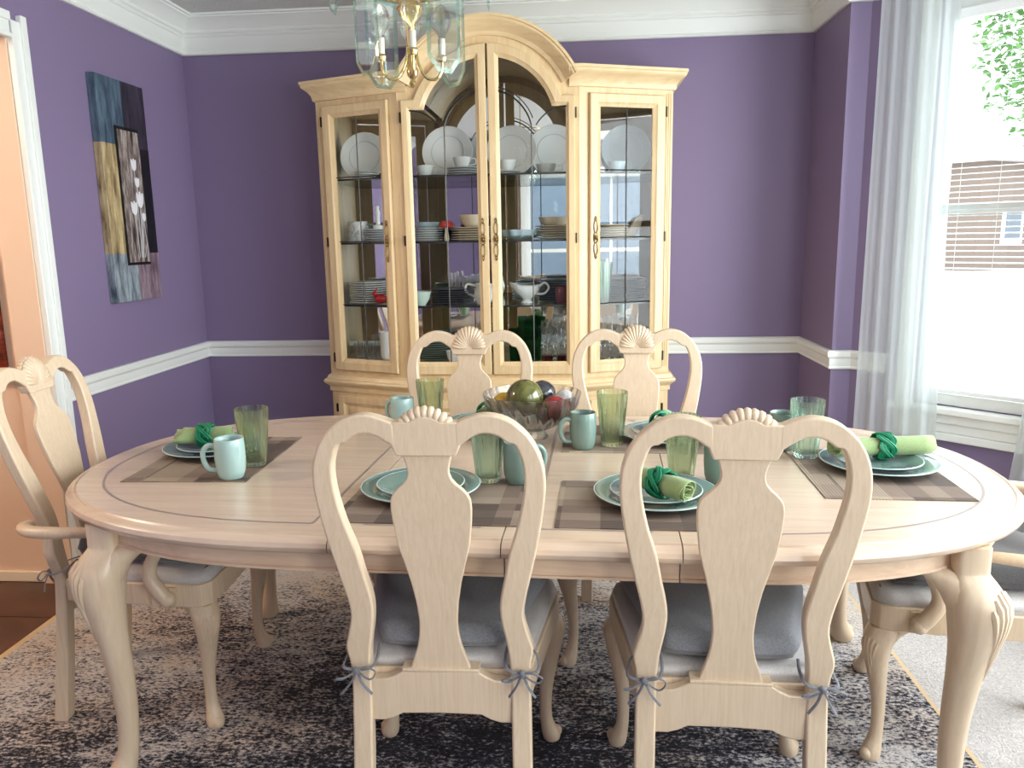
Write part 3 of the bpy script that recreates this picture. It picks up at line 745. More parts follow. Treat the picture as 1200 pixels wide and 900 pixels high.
# ------------------------------------------------------------------ china cabinet
CX, CY = -.41, 4.364
FD = -.494; WO = -.31; HWc = .432; HWo = .885
cab = thing('china_cabinet', 'tall cream wood china cabinet with arched glass doors against the back wall', 'cabinet', (CX, CY, 0))
AW = atan2(abs(FD-WO), HWo-HWc); WL = sqrt((FD-WO)**2+(HWo-HWc)**2)
PLAN = [(-HWo, 0), (-HWo, WO), (-HWc, FD), (HWc, FD), (HWo, WO), (HWo, 0)]
def off_plan(o, plan=PLAN):
    out = []; P = [Vector(p) for p in plan]
    for i, p in enumerate(P):
        ns = []
        if i > 0: d = (P[i]-P[i-1]).normalized(); ns.append(Vector((d.y, -d.x)))
        if i < len(P)-1: d = (P[i+1]-P[i]).normalized(); ns.append(Vector((d.y, -d.x)))
        if len(ns) == 1: nn = ns[0]
        else: nn = ns[0]+ns[1]; nn = nn/nn.dot(ns[0])
        out.append((p.x+nn.x*o, p.y+nn.y*o))
    return out
def plan_loft(prof, plan=PLAN, cap=True): return MB().loft([[(x, y, z) for x, y in off_plan(o, plan)] for o, z in prof], cap)
def face_c(x, z, d=0): return (x, FD-d, z)                       # centre plane, d proud
def face_w(s):
    t_ = Vector((s*cos(AW), sin(AW))); n_ = Vector((s*sin(AW), -cos(AW)))
    return lambda t, z, d=0: (s*HWc+t_.x*t+n_.x*d, FD+t_.y*t+n_.y*d, z)
put('plinth', plan_loft([(.022, 0), (.022, .085), (.012, .10), (0, .105)]), wood_cabx, cab, 30)
put('base_body', plan_loft([(0, .105), (0, .640)]), wood_cab, cab, 30)
put('ledge_moulding', plan_loft([(0, .615), (.010, .618), (.010, .640), (.015, .648), (.026, .656), (.034, .664), (.037, .672), (.034, .680), (.022, .684), (.020, .690), (.014, .702), (.004, .708), (0, .712)]), wood_cabx, cab, 25)
def frame_loops(outer, inner, fn, prof):
    n = len(outer); mb = MB(); vs_ = []; fs = []
    for s, d in prof: vs_ += [fn(lerp(a[0], b[0], s), lerp(a[1], b[1], s), d) for a, b in zip(outer, inner)]
    m_ = len(prof)
    for i in range(m_):
        for j in range(n): fs.append((i*n+j, i*n+(j+1) % n, ((i+1) % m_)*n+(j+1) % n, ((i+1) % m_)*n+j))
    return mb.add(vs_, fs)
def rect(a, b, c_, d): return [(a, c_), (b, c_), (b, d), (a, d)]
DPROF = [(0, .001), (0, .018), (.06, .021), (.66, .021), (.74, .016), (.86, .013), (1, .008), (1, .001)]
# lower doors with raised panels
def low_door(fn, a, b, hinge):
    dr = put('lower_door', frame_loops(rect(a, b, .135, .598), rect(a+.055, b-.055, .19, .543), fn, DPROF), wood_cab, cab, 30)
    o_, i_ = rect(a+.055, b-.055, .19, .543), rect(a+.09, b-.09, .225, .508)
    mb = MB(); mb.loft([[fn(x, z, .004) for x, z in o_], [fn(x, z, .018) for x, z in i_]], True)
    put('raised_panel', mb, wood_cab, dr, 30)
    for z in (.20, .53):
        put('hinge', MB().prism(rect(hinge-.004, hinge+.004, z-.022, z+.022), fn, .014, .024), dark_metal, dr)
low_door(face_w(-1), .05, .44, .446); low_door(face_w(1), .05, .44, .446)
low_door(face_c, -.41, -.004, -.415); low_door(face_c, .004, .41, .415)
# upper carcass: sides, floor, roof, mirrored back, face frames
ub = MB()
for s in (-1, 1):
    x0, x1 = sorted((s*HWo, s*(HWo-.02)))
    ub.box(x0, x1, WO, 0, .712, 2.10)
put('upper_sides', ub, wood_cab, cab, 30)
inner = off_plan(-.02)
put('upper_floor', MB().loft([[(x, y, z) for x, y in off_plan(-.005)] for z in (.712, .772)]), wood_cabx, cab, 30)
put('upper_top', MB().loft([[(x, y, z) for x, y in ((-.862, -.01), (-.862, -.30), (-.43, -.47), (-.405, -.47), (-.405, -.01))] for z in (2.085, 2.10)]).loft([[(x, y, z) for x, y in ((.862, -.01), (.862, -.30), (.43, -.47), (.405, -.47), (.405, -.01))] for z in (2.085, 2.10)]), wood_cab, cab, 30)
ARC0 = 1.915
def arcpts(R, zc, a0, a1, n): return [(R*sin(lerp(a0, a1, i/n)), zc+R*cos(lerp(a0, a1, i/n))) for i in range(n+1)]
tn = arcpts(.40, 1.93, radians(-66), radians(66), 20)
put('arch_barrel', MB().loft([[(x, y, z) for x, z in tn] for y in (FD+.02, 0)], False, False), wood_cab, cab, 40)
bk = [(-HWo+.02, .772), (HWo-.02, .772), (HWo-.02, 2.084), (.372, 2.084)]+arcpts(.398, 1.93, radians(66), radians(-66), 20)+[(-.372, 2.084), (-HWo+.02, 2.084)]
put('mirror_back', MB().prism(bk, lambda u, v, d: (u, d, v), -.012, -.004), mirror_m, cab, 0, label='mirrored back panel')
# the roof must leave the middle open under the arch
for s in (-1, 1):
    f = face_w(s); mb = MB()
    mb.prism(rect(-.004, .046, .712, 2.095), f, -.02, .001).prism(rect(.444, WL, .712, 2.095), f, -.02, .001)
    mb.prism(rect(.046, .444, .712, .733), f, -.02, .001).prism(rect(.046, .444, 2.062, 2.095), f, -.02, .001)
    put('wing_face_frame', mb, wood_cab, cab, 30)
    fl = MB()
    for k in range(3): fl.tube([f(.455+.011*k, .74, .001), f(.455+.011*k, 2.07, .001)], .0032, 6)
    put('fluted_strip', fl, wood_cab, cab, 60)
def door_outline(s, g):
    """outer loop of an arched door; g = inset towards the glass"""
    if g == 0: x0, x1, zb_, zs_, R = .005, .411, .733, 2.048, .374
    else: x0, x1, zb_, zs_, R = .056, .368, .796, 2.003, .316
    a1 = math.acos((zs_-ARC0)/R); a0 = math.asin(x0/R)
    p = [(x0, zb_), (x1, zb_), (x1, zs_)]+arcpts(R, ARC0, a1, a0, 14)
    return [(s*x, z) for x, z in p]
hd = MB()
for s in (-1, 1):
    hd.prism([(s*x, z) for x, z in rect(.411, HWc+.001, .712, 2.046)], face_c, -.02, .001)
inn_ = [(-HWc-.001, 2.046)]+[p for p in arcpts(.374, ARC0, -math.acos((2.048-ARC0)/.374), math.acos((2.048-ARC0)/.374), 28)]+[(HWc+.001, 2.046)]
out_ = [(-HWc-.001, 2.10)]+arcpts(.425, 1.93, radians(-66), radians(66), 28)+[(HWc+.001, 2.10)]
n = len(inn_)
hd.loft([[face_c(*p, -.02) for p in inn_], [face_c(*p, .001) for p in inn_], [face_c(*p, .001) for p in out_], [face_c(*p, -.02) for p in out_]], False, False)
hd.prism(rect(-.411, .411, .712, .732), face_c, -.02, .001)
for s in (-1, 1): hd.tube([(s*HWc, FD+.003, .714), (s*HWc, FD+.003, 2.088)], .0055, 8)
put('centre_face_frame', hd, wood_cab, cab, 30)
# cornice: wings and the arch
CP = [(0, 2.086), (.012, 2.088), (.014, 2.098), (.018, 2.112), (.030, 2.128), (.046, 2.140), (.056, 2.146), (.060, 2.152), (.060, 2.160), (.066, 2.164), (.066, 2.176), (0, 2.178)]
for s in (-1, 1):
    pl_ = [(s*.385, FD), (s*HWc, FD), (s*HWo, WO), (s*HWo, 0)]
    if s < 0: pl_ = pl_[::-1]
    rings = []
    P2 = [off_plan(o, pl_) for o, z in CP]
    for i in range(4): rings.append([(P2[k][i][0], P2[k][i][1], CP[k][1]) for k in range(len(CP))])
    put('cornice', MB().loft(rings), wood_cabx, cab, 30)
put('cornice_top', MB().loft([[(x, y, z) for x, y in ((-.88, -.002), (-.88, -.305), (-.432, -.485), (-.39, -.485), (-.39, -.002))] for z in (2.155, 2.172)]).loft([[(x, y, z) for x, y in ((.88, -.002), (.88, -.305), (.432, -.485), (.39, -.485), (.39, -.002))] for z in (2.155, 2.172)]), wood_cab, cab, 30)
ap = [(r_, d_) for r_, d_ in ((.394, .0), (.394, .012), (.402, .015), (.412, .018), (.424, .030), (.438, .046), (.448, .056), (.454, .060), (.462, .060), (.466, .066), (.478, .066), (.480, 0))]
rings = []
for i in range(49):
    a = lerp(radians(-63.5), radians(63.5), i/48); rings.append([(R*sin(a), FD-d_*1.03-.0008, 1.93+R*cos(a)) for R, d_ in ap])
put('arched_cornice', MB().loft(rings), wood_cabx, cab, 25)
# arch top filler behind the moulding
fo = arcpts(.470, 1.93, radians(-60), radians(60), 24); fi = arcpts(.400, 1.93, radians(-60), radians(60), 24)
put('arch_roof', MB().loft([[(x, y, z) for x, z in fo] for y in (FD, FD+.25)]+[[(x, y, z) for x, z in fi] for y in (FD+.25, FD)], False, False), wood_cab, cab, 40)

def handle(fn, x, z, par):
    mb = MB()
    def ov(cz, rx, rz): mb.tube([fn(x+rx*cos(2*pi*i/20), cz+rz*sin(2*pi*i/20), .0245) for i in range(20)], .0019, 6, closed=True)
    ov(z+.052, .0095, .030); ov(z-.052, .0095, .030); ov(z+.006, .0105, .018); ov(z-.006, .0105, .018)
    for sg in (-1, 1): ov(z+sg*.088, .005, .008)
    mb.sphere(fn(x, z, .030), .008, 10, 8)
    for sg in (-1, 1): mb.sphere(fn(x, z+sg*.099, .0245), .0032, 8, 6)
    put('handle', mb, brass_old, par, 60, label='antique brass openwork handle')
def came(path, fn, r=.0032, d=.010): return MB().tube([fn(a, b, d) for a, b in path], r, 6)
# wing doors
for s in (-1, 1):
    f = face_w(s)
    dr = put('glass_door', frame_loops(rect(.048, .441, .735, 2.058), rect(.104, .376, .796, 2.000), f, DPROF), wood_cab, cab, 30)
    put('pane', MB().add([f(.104, .796, .006), f(.376, .796, .006), f(.376, 2.0, .006), f(.104, 2.0, .006)], [(0, 1, 2, 3)]), door_glass, dr)
    cm = MB().tube([f(.240, .796, .008), f(.240, 2.0, .008)], .0030, 6)
    for z in (1.712, 1.395, 1.077): cm.tube([f(.104, z, .008), f(.376, z, .008)], .0030, 6)
    put('lead_came', cm, lead_m, dr)
    handle(f, .074, 1.395, dr)
    for z in (.80, 1.395, 1.985): put('hinge', MB().prism(rect(.4425, .449, z-.024, z+.024), f, .012, .022), dark_metal, dr)
# centre doors
for s in (-1, 1):
    o_, i_ = door_outline(s, 0), door_outline(s, 1)
    dr = put('glass_door', frame_loops(o_, i_, face_c, DPROF), wood_cab, cab, 30)
    put('pane', MB().add([face_c(x, z, .006) for x, z in i_], [tuple(range(len(i_)))]), door_glass, dr)
    cm = came([(s*.207, .796), (s*.207, 1.92)], face_c)
    a1 = atan2(.207, 1.92-1.873); 
    cm.tube([face_c(s*.212*sin(a), 1.873+.212*cos(a), .010) for a in [lerp(a1, .263, i/14) for i in range(15)]], .0042, 6)
    cm.tube([face_c(s*.228*sin(a), 1.873+.228*cos(a), .010) for a in [lerp(1.22, .247, i/14) for i in range(15)]], .0026, 6)
    cm.tube([face_c(s*(.372-.165*cos(a)), 1.836+.165*sin(a), .010) for a in [lerp(.53, pi/2, i/12) for i in range(13)]], .0036, 6)
    put('lead_came', cm, lead_m, dr)
    handle(face_c, s*.032, 1.395, dr)
    for z in (.80, 1.395, 1.97): put('hinge', MB().prism([(s*x, z_) for x, z_ in rect(.4125, .419, z-.024, z+.024)], face_c, .012, .022), dark_metal, dr)
SH = (1.707, 1.390, 1.072)
for z in SH:
    q = off_plan(-.034); q[0] = (q[0][0]+.0, -.014); q[-1] = (q[-1][0], -.014)
    sf = put('glass_shelf', MB().loft([[(x, y, z_) for x, y in q] for z_ in (z-.008, z)]), shelf_glass, cab, 30)
    mb = MB()
    q2 = q[1:-1]; q3 = off_plan(-.030)[1:-1]
    mb.loft([[(x, y, z-.0085) for x, y in q2], [(x, y, z-.0085) for x, y in q3], [(x, y, z+.0005) for x, y in q3], [(x, y, z+.0005) for x, y in q2]], False, False)
    put('shelf_edge', mb, lead_m, sf, 30)

# ------------------------------------------------------------------ crockery makers
def plate_prof(r, h=.018, t=.004):
    return [(.001, 0), (r*.55, 0), (r*.60, .002), (r*.97, h-.001), (r, h+.001), (r*.985, h+t*.6), (r*.66, .007+t*.4), (r*.60, t+.001), (.001, t+.001)]
def plate_mesh(name, r, h, m, n=48): return MB().lathe(plate_prof(r, h), n).mesh(name, m, 50)
def mug_mb(r=.041, h=.112):
    return MB().lathe([(.001, 0), (r*.74, 0), (r*.80, .003), (r*.93, h*.18), (r*1.0, h*.5), (r*.99, h*.8), (r*.95, h*.985), (r*.93, h), (r*.89, h*.99), (r*.93, h*.8), (r*.94, h*.5), (r*.86, h*.2), (r*.7, .009), (.001, .008)], 36)
def mug_handle(r=.041, h=.112):
    return MB().tube(catmull([(r*.90, 0, h*.80), (r*1.35, 0, h*.83), (r*1.72, 0, h*.68), (r*1.72, 0, h*.44), (r*1.42, 0, h*.24), (r*.90, 0, h*.20)], 5), .0058, 10, flat=1.25)
mug_me = {}
def make_mug(label, loc, rz, m, cat='mug', group='teal mugs on the table'):
    if m.name not in mug_me: mug_me[m.name] = (mug_mb().mesh('cup', m, 60), mug_handle().mesh('handle', m, 60))
    t = thing('mug', label, cat, loc, rz, group); b, h = mug_me[m.name]
    put('cup', b, None, t); put('handle', h, None, t); return t
def tumbler_mb(rb=.031, rt_=.0475, h=.168):
    n, k = 108, 18; mb = MB(); out = []; inn = []
    zs = [0, .003, .01, .03, .06, .09, .12, .145, h]
    for i, z in enumerate(zs):
        r = lerp(rb, rt_, (z/h)**.9); amp = .075 if .005 < z < h-.002 else .012
        if i == 0: r *= .93
        out.append([(r*(1+amp*abs(cos(k*pi*j/n*1.0+9*z))*1.0-amp*.5)*cos(2*pi*j/n), r*(1+amp*abs(cos(k*pi*j/n+9*z))-amp*.5)*sin(2*pi*j/n), z) for j in range(n)])
    for z in (h, .145, .09, .04, .014):
        r = lerp(rb, rt_, (z/h)**.9)-.0028
        inn.append([(r*cos(2*pi*j/n), r*sin(2*pi*j/n), z) for j in range(n)])
    return mb.loft(out+inn)
tmb_me = {'g': tumbler_mb().mesh('tumbler', green_glass, 30), 'a': tumbler_mb().mesh('tumbler', aqua_glass, 30)}
def make_tumbler(label, loc, kind='g', rz=0):
    o = put('tumbler', tmb_me[kind], None); o.location = loc; o.rotation_euler = (0, 0, rz)
    return tag(o, label, 'glass', 'ribbed green tumblers')
big_me = plate_mesh('plate', .152, .020, teal); small_me = plate_mesh('plate', .112, .017, teal)
def rim_ring(r, z): return MB().tube([(r*cos(2*pi*i/48), r*sin(2*pi*i/48), z) for i in range(48)], .0018, 6, closed=True).mesh('rim', rim_m, 60)
rim_b, rim_s = rim_ring(.151, .0212), rim_ring(.111, .0182)
def make_plates(loc, where):
    for me, rm, dz, nm, wd in ((big_me, rim_b, 0, 'dinner_plate', 'large teal dinner plate on the placemat'), (small_me, rim_s, .0078, 'side_plate', 'smaller teal plate stacked on the dinner plate')):
        o = put(nm, me, None); o.location = (loc[0], loc[1], loc[2]+dz); tag(o, wd+' '+where, 'plate', 'teal plates at the place settings')
        put('rim', rm, None, o, label='paler glazed rim')
# rolled napkin with a woven ring
def napkin_mesh(L_, flare0, flare1, r0=.028):
    mb = MB(); turns = 3.72; n = 100; st = []
    xs = [-L_/2, -L_*.38, -L_*.18, -.012, .012, L_*.18, L_*.38, L_/2]
    for x in xs:
        w = abs(x)/(L_/2); r = r0*(1 if w > .3 else .86); fl = flare1 if x > 0 else flare0
        ring = []
        for i in range(n+1):
            a = 2*pi*turns*i/n; q = lerp(.12, 1, (i/n)**.75)*r
            fo = fl*max(0, w-.3); ring.append((x+(.004+.012*fo)*sin(a*1.3)*w, q*cos(a)*(1+fo*1.25)+.010*fo*sin(3*a), q*sin(a)*(1-.22*abs(fo))+.007*fo*sin(2*a)))
        st.append(ring)
    mb.loft(st, False, False)
    return mb.mesh('napkin', napkin_m, 60)
def ring_mesh(R=.0325, width=.023):
    mb = MB(); p, q = 3, 7
    for c_ in range(4):
        off = (c_-1.5)*.0042; pts = []
        for i in range(168):
            t = 2*pi*i/168; ax = width*sin(q*t)*.72+off; rad = R+.0032*cos(2*q*t*.5*1.0+p*t*0)+.0012*(c_ % 2)
            pts.append((ax, rad*cos(p*t), rad*sin(p*t)))
        mb.tube(pts, .0026, 5, closed=True)
    return mb.mesh('napkin_ring', ring_m, 60)
ring_me = ring_mesh()
inner_ring = MB().loft([[(x, .0300*cos(2*pi*j/28), .0300*sin(2*pi*j/28)) for j in range(28)] for x in (-.019, .019)], False).mesh('lining', ring_m, 60)
def make_napkin(loc, rz, L_, f0, f1, label, rlabel):
    o = put('rolled_napkin', napkin_mesh(L_, f0, f1), None); sd = o.modifiers.new('thickness', 'SOLIDIFY'); sd.thickness = .0022; o.location = loc; o.rotation_euler = (0, 0, rz); tag(o, label, 'napkin', 'rolled green napkins')
    r = put('napkin_ring', ring_me, None); r.location = loc; r.rotation_euler = (0, 0, rz); tag(r, rlabel, 'napkin ring', 'woven emerald napkin rings'); put('lining', inner_ring, None, r)
def placemat(cx_, cy_, w, h, rz, label):
    o = put('placemat', MB().box(-w/2, w/2, -h/2, h/2, 0, .0022), mat_m); o.location = (cx_, cy_, .7625); o.rotation_euler = (0, 0, rz); tag(o, label, 'placemat', 'woven patchwork placemats'); return o
TZ = .7649
placemat(-1.072, 2.228, .487, .350, radians(91.5), 'woven tan placemat at the left end of the table')
placemat(-.338, 1.860, .450, .352, radians(-2), 'woven placemat in front of the near left chair')
placemat(.178, 1.837, .440, .345, radians(-2.1), 'woven placemat in front of the near right chair')
placemat(.790, 2.112, .455, .352, radians(88.0), 'woven placemat at the right end of the table')
placemat(-.392, 2.604, .450, .345, radians(178), 'woven placemat in front of the far left chair')
placemat(.182, 2.468, .440, .345, radians(178), 'woven placemat in front of the far right chair')
make_plates((-1.118, 2.300, TZ), 'at the left end of the table')
make_plates((-.395, 1.915, TZ), 'before the near left chair')
make_plates((.196, 1.878, TZ), 'before the near right chair')
make_plates((.826, 2.158, TZ), 'at the right end of the table')
make_plates((-.298, 2.620, TZ), 'before the far left chair')
make_plates((.292, 2.476, TZ), 'before the far right chair')
make_mug('pale teal mug at the left end setting, handle to the left', (-.945, 2.024, TZ), radians(190), teal_pale)
make_mug('teal mug before the near left chair, behind its back, handle right', (-.150, 2.000, TZ), radians(20), teal_mug)
make_mug('teal mug half hidden by the near right chair splat', (.372, 2.010, TZ), radians(-20), teal_mug)
make_mug('teal mug at the right end setting, behind the ribbed tumbler', (.616, 2.346, TZ), radians(60), teal_mug)
make_mug('teal mug to the right of the glass bowl, handle left', (.022, 2.348, TZ), radians(198), teal_mug)
make_mug('pale teal mug peeping behind the near left chair shell', (-.585, 2.575, TZ), radians(150), teal_pale)
make_tumbler('ribbed green tumbler at the left end setting, behind the pale mug', (-.930, 2.150, TZ))
make_tumbler('ribbed green tumbler seen through the near left chair back', (-.232, 2.012, TZ), 'a')
make_tumbler('ribbed green tumbler seen through the near right chair back', (.281, 2.052, TZ))
make_tumbler('ribbed aqua tumbler at the right end setting, front of a mug', (.660, 2.258, TZ), 'a')
make_tumbler('ribbed green tumbler between the mug and plates before the far right chair', (.112, 2.386, TZ))
make_tumbler('ribbed green tumbler before the far left chair splat', (-.492, 2.600, TZ))
NZ = TZ+.0078+.0365+.0085
make_napkin((-1.140, 2.288, NZ), radians(12), .155, .9, .1, 'green rolled napkin with flared end on the left end plates', 'emerald woven ring round the left end napkin')
make_napkin((.203, 1.838, NZ), radians(-50), .175, 0, .1, 'pale green rolled napkin on the near right plates', 'emerald woven ring round the near right napkin')
make_napkin((.845, 2.185, NZ), radians(8), .270, .6, .2, 'green rolled napkin on the right end plates', 'emerald woven ring round the right end napkin')
make_napkin((.270, 2.460, NZ), radians(72), .150, 0, 0, 'green rolled napkin on the far right plates', 'emerald woven ring round the far right napkin')
make_napkin((-.298, 2.608, NZ), radians(80), .150, 0, 0, 'green rolled napkin on the far left plates behind the bowl', 'emerald woven ring round the far left napkin')
# fork handle on the right end plates
fk = put('fork', MB().tube(catmull([(-.07, .0, .004), (0, 0, .004), (.05, 0, .010), (.085, 0, .004)], 4), [.003, .0034, .003, .0028, .0026, .0024, .0022, .0022, .003, .0045, .006, .006, .003], 6, flat=.4), mat('steel', rgb(190, 190, 192), .2, 1))
fk.location = (.748, 2.105, TZ+.0225); fk.rotation_euler = (0, 0, radians(60)); tag(fk, 'steel fork lying on the right end plates', 'fork')

# glass bowl with orbs
BX, BY = -.140, 2.490
bowl = thing('glass_bowl', 'clear swirl-ribbed glass bowl of decorative orbs in the middle of the table', 'bowl', (BX, BY, .7625))
n = 176; rings = []
for r, z, am in ((.001, 0, 0), (.050, 0, 0), (.052, .004, 0), (.042, .016, .02), (.036, .024, .03), (.060, .032, .05), (.100, .052, .09), (.130, .082, .085), (.148, .115, .07), (.156, .142, .045), (.158, .148, .0), (.1545, .148, 0), (.1525, .142, 0), (.144, .115, 0), (.126, .083, 0), (.096, .054, 0), (.056, .037, 0), (.001, .033, 0)):
    rings.append([(r*(1+am*(abs(cos(11*2*pi*j/n+16*z))-.5))*cos(2*pi*j/n), r*(1+am*(abs(cos(11*2*pi*j/n+16*z))-.5))*sin(2*pi*j/n), z) for j in range(n)])
put('bowl_body', MB().loft(rings), clear_glass, bowl, 35)
for nm, c_, r, m, lb in (('olive', (-.022, -.028, .135), .060, orb_olive, 'large olive green orb on top of the bowl'), ('yellow', (-.094, .010, .112), .034, orb_yellow, 'small yellow orb at the left inside the bowl'),
                     ('black', (.030, .080, .126), .046, orb_black, 'black streaked orb at the back of the bowl'), ('red', (.072, -.036, .102), .042, orb_red, 'red orb right of the olive orb in the bowl'),
                     ('white', (.104, .030, .120), .032, orb_white, 'speckled white orb at the right rim of the bowl'), ('peach', (.030, .000, .066), .026, orb_peach, 'peach orb low in the bowl')):
    o = put('decorative_orb', MB().sphere((0, 0, 0), r, 28, 16), m, None, 60); o.location = (BX+c_[0], BY+c_[1], .7625+c_[2]); tag(o, lb, 'orb', 'orbs in the glass bowl')

# ------------------------------------------------------------------ china in the cabinet
def cpos(x, y, z): return (CX+x, CY+y, z)
me_cache = {}
def shared(key, fn):
    if key not in me_cache: me_cache[key] = fn()
    return me_cache[key]
ORD = ['lowest', 'second from bottom', 'third from bottom', 'fourth from bottom', 'fifth from bottom', 'sixth from bottom', 'seventh from bottom', 'eighth from bottom', 'ninth from bottom']
def stack(x, y, z, r, cnt, m, label, group, dz=.0115, n=32, h=.009):
    me = shared(('pl', r, m.name, h), lambda: MB().lathe([(.001, 0), (r*.6, 0), (r*.66, .003), (r*.985, h-.003), (r, h-.001), (r*.985, h+.0012), (r*.66, .0065), (r*.6, .004), (.001, .004)], n).mesh('plate', m, 30))
    for k in range(cnt):
        o = put('plate', me, None); o.location = cpos(x+random.uniform(-.002, .002), y+random.uniform(-.002, .002), z+k*dz+.0005)
        tag(o, ('topmost' if k == cnt-1 else ORD[min(k, 8)])+' '+label, 'plate', group)
    return z+(cnt-1)*dz+.005
def upright(x, y, z, r, m, label, tilt=12, rz=0):
    me = shared(('up', r, m.name), lambda: MB().lathe(plate_prof(r, .020, .004), 48).mesh('plate', m, 50))
    o = put('display_plate', me, None); a = radians(90-tilt)
    o.rotation_euler = (a, 0, rz); o.location = cpos(x, y, z+r*sin(a)+.003); tag(o, label, 'plate', 'plates standing on the top cabinet shelf')
    rg = shared(('upr', r), lambda: MB().tube([(r*.64*cos(2*pi*i/48), r*.64*sin(2*pi*i/48), .0095) for i in range(48)], .0016, 5, closed=True).mesh('rim_line', china_grey, 60))
    put('rim_line', rg, None, o)
def cup(x, y, z, label, m=china, r=.045, h=.058, rz=0, grp='china cups in the cabinet', handle_=True, saucer=False):
    t = thing('teacup', label, 'cup', cpos(x, y, z+.0005), rz, grp)
    put('cup', shared(('cp', r, h, m.name), lambda: MB().lathe([(.001, 0), (r*.5, 0), (r*.52, .004), (r*.85, h*.45), (r, h), (r*.95, h), (r*.8, h*.45), (r*.45, .008), (.001, .007)], 28).mesh('cup', m, 50)), None, t)
    if handle_: put('handle', shared(('ch', r, h, m.name), lambda: MB().tube(catmull([(r*.9, 0, h*.85), (r*1.5, 0, h*.85), (r*1.5, 0, h*.4), (r*.75, 0, h*.3)], 5), .003, 6).mesh('handle', m, 60)), None, t)
def bowl_(x, y, z, r, h, m, label, grp=None):
    o = put('bowl', shared(('bw', r, h, m.name), lambda: MB().lathe([(.001, 0), (r*.5, 0), (r*.9, h*.4), (r, h), (r*.96, h), (r*.84, h*.42), (r*.45, .007), (.001, .006)], 32).mesh('bowl', m, 50)), None); o.location = cpos(x, y, z+.0005); tag(o, label, 'bowl', grp)
def glass_(x, y, z, r, h, m, label, grp, stem=False):
    if stem: prof_ = [(.001, 0), (r*.8, 0), (r*.8, .003), (.005, .008), (.004, h*.42), (r*.7, h*.52), (r, h*.75), (r*.85, h), (r*.80, h), (r*.94, h*.75), (r*.62, h*.54), (.001, h*.5)]
    else: prof_ = [(.001, 0), (r*.85, 0), (r, h), (r*.94, h), (r*.80, .010), (.001, .009)]
    o = put('drinking_glass', shared(('gl', r, h, m.name, stem), lambda: MB().lathe(prof_, 20).mesh('glass', m, 50)), None); o.location = cpos(x, y, z+.0005); tag(o, label, 'glass', grp)
s1, s2, s3 = SH; s0 = .772
# top shelf
upright(-.70, -.10, s1, .128, china, 'large white plate standing behind the left wing door')
upright(-.245, -.165, s1, .132, china, 'white plate with grey line standing behind the left middle door', 10)
upright(-.025, -.085, s1, .125, china_grey, 'greyish plate standing behind the cabinet centre stile', 10)
upright(.085, -.150, s1, .130, china, 'white plate standing left behind the right middle door', 10)
upright(.300, -.085, s1, .134, china, 'white plate standing right behind the right middle door', 10)
upright(.675, -.09, s1, .128, china_pale, 'pale blue plate standing behind the right wing door')
stack(-.675, -.21, s1, .055, 4, china, 'saucer of the small stack behind the left wing door', 'saucers behind the left wing door, top shelf')
zt = stack(-.155, -.30, s1, .078, 4, china_grey, 'saucer under the teacup behind the left middle door', 'saucers behind the left middle door, top shelf')
cup(-.155, -.30, zt, 'white teacup on the saucer stack behind the left middle door', r=.045, h=.055)
cup(-.345, -.30, s1, 'white teacup on the top shelf at the left middle door edge')
zt = stack(.075, -.30, s1, .065, 2, china_grey, 'saucer under the teacup beside the centre stile, right door', 'saucers behind the right middle door, top shelf')
cup(.075, -.30, zt, 'white teacup on saucers beside the centre stile, right door', handle_=False)
cup(.270, -.31, s1, 'low white teacup on the top shelf behind the right middle door', r=.052, h=.05)
cup(.62, -.25, s1, 'white teacup on the top shelf behind the right wing door', m=china_pale)
# second shelf
pj = thing('floral_jug', 'white floral jug behind the left wing door, second shelf', 'jug', cpos(-.725, -.22, s2+.0005), 0)
put('jug', MB().lathe([(.001, 0), (.052, 0), (.056, .01), (.055, .09), (.050, .108), (.046, .108), (.05, .09), (.05, .012), (.001, .010)], 28), china_pat, pj)
put('handle', MB().tube(catmull([(.052, 0, .09), (.082, 0, .088), (.084, 0, .04), (.052, 0, .025)], 5), .006, 8), mat('grey_teal_glaze', rgb(128, 160, 158), .3), pj, label='grey teal handle')
zt = stack(-.61, -.27, s2, .062, 6, china_grey, 'small plate under the figurine behind the left wing door', 'small plates behind the left wing door, second shelf')
st = thing('china_figurine', 'slim white china figurine on the small plate stack behind the left wing door', 'figurine', cpos(-.605, -.27, zt))
put('figure', MB().lathe([(.001, 0), (.026, 0), (.026, .022), (.012, .03), (.010, .06), (.013, .09), (.008, .105), (.011, .118), (.001, .128)], 20), china, st)
zt = stack(-.345, -.28, s2, .078, 6, china, 'white plate of the stack left of the mushroom', 'white plates left of the mushroom')
bowl_(-.345, -.28, zt, .062, .034, china_pale, 'pale bowl on the white plate stack left of the mushroom')
stack(-.255, -.15, s2, .085, 5, china_dark, 'dark plate of the stack behind the mushroom', 'dark plates behind the mushroom')
ms = thing('mushroom_ornament', 'red mushroom ornament with a cream stalk behind the left middle door', 'ornament', cpos(-.232, -.375, s2+.0005))
put('stalk', MB().lathe([(.001, 0), (.010, 0), (.013, .014), (.011, .03), (.008, .055), (.008, .074), (.001, .075)], 16), cream_m, ms)
put('cap', MB().lathe([(.008, .066), (.036, .068), (.039, .074), (.030, .092), (.014, .101), (.001, .104)], 24), redspot, ms)
zt = stack(-.115, -.29, s2, .105, 6, china_cream, 'cream plate under the deep cream bowl', 'cream plates left of the centre stile')
bowl_(-.105, -.29, zt, .070, .066, china_cream, 'deep cream bowl on the cream plate stack')
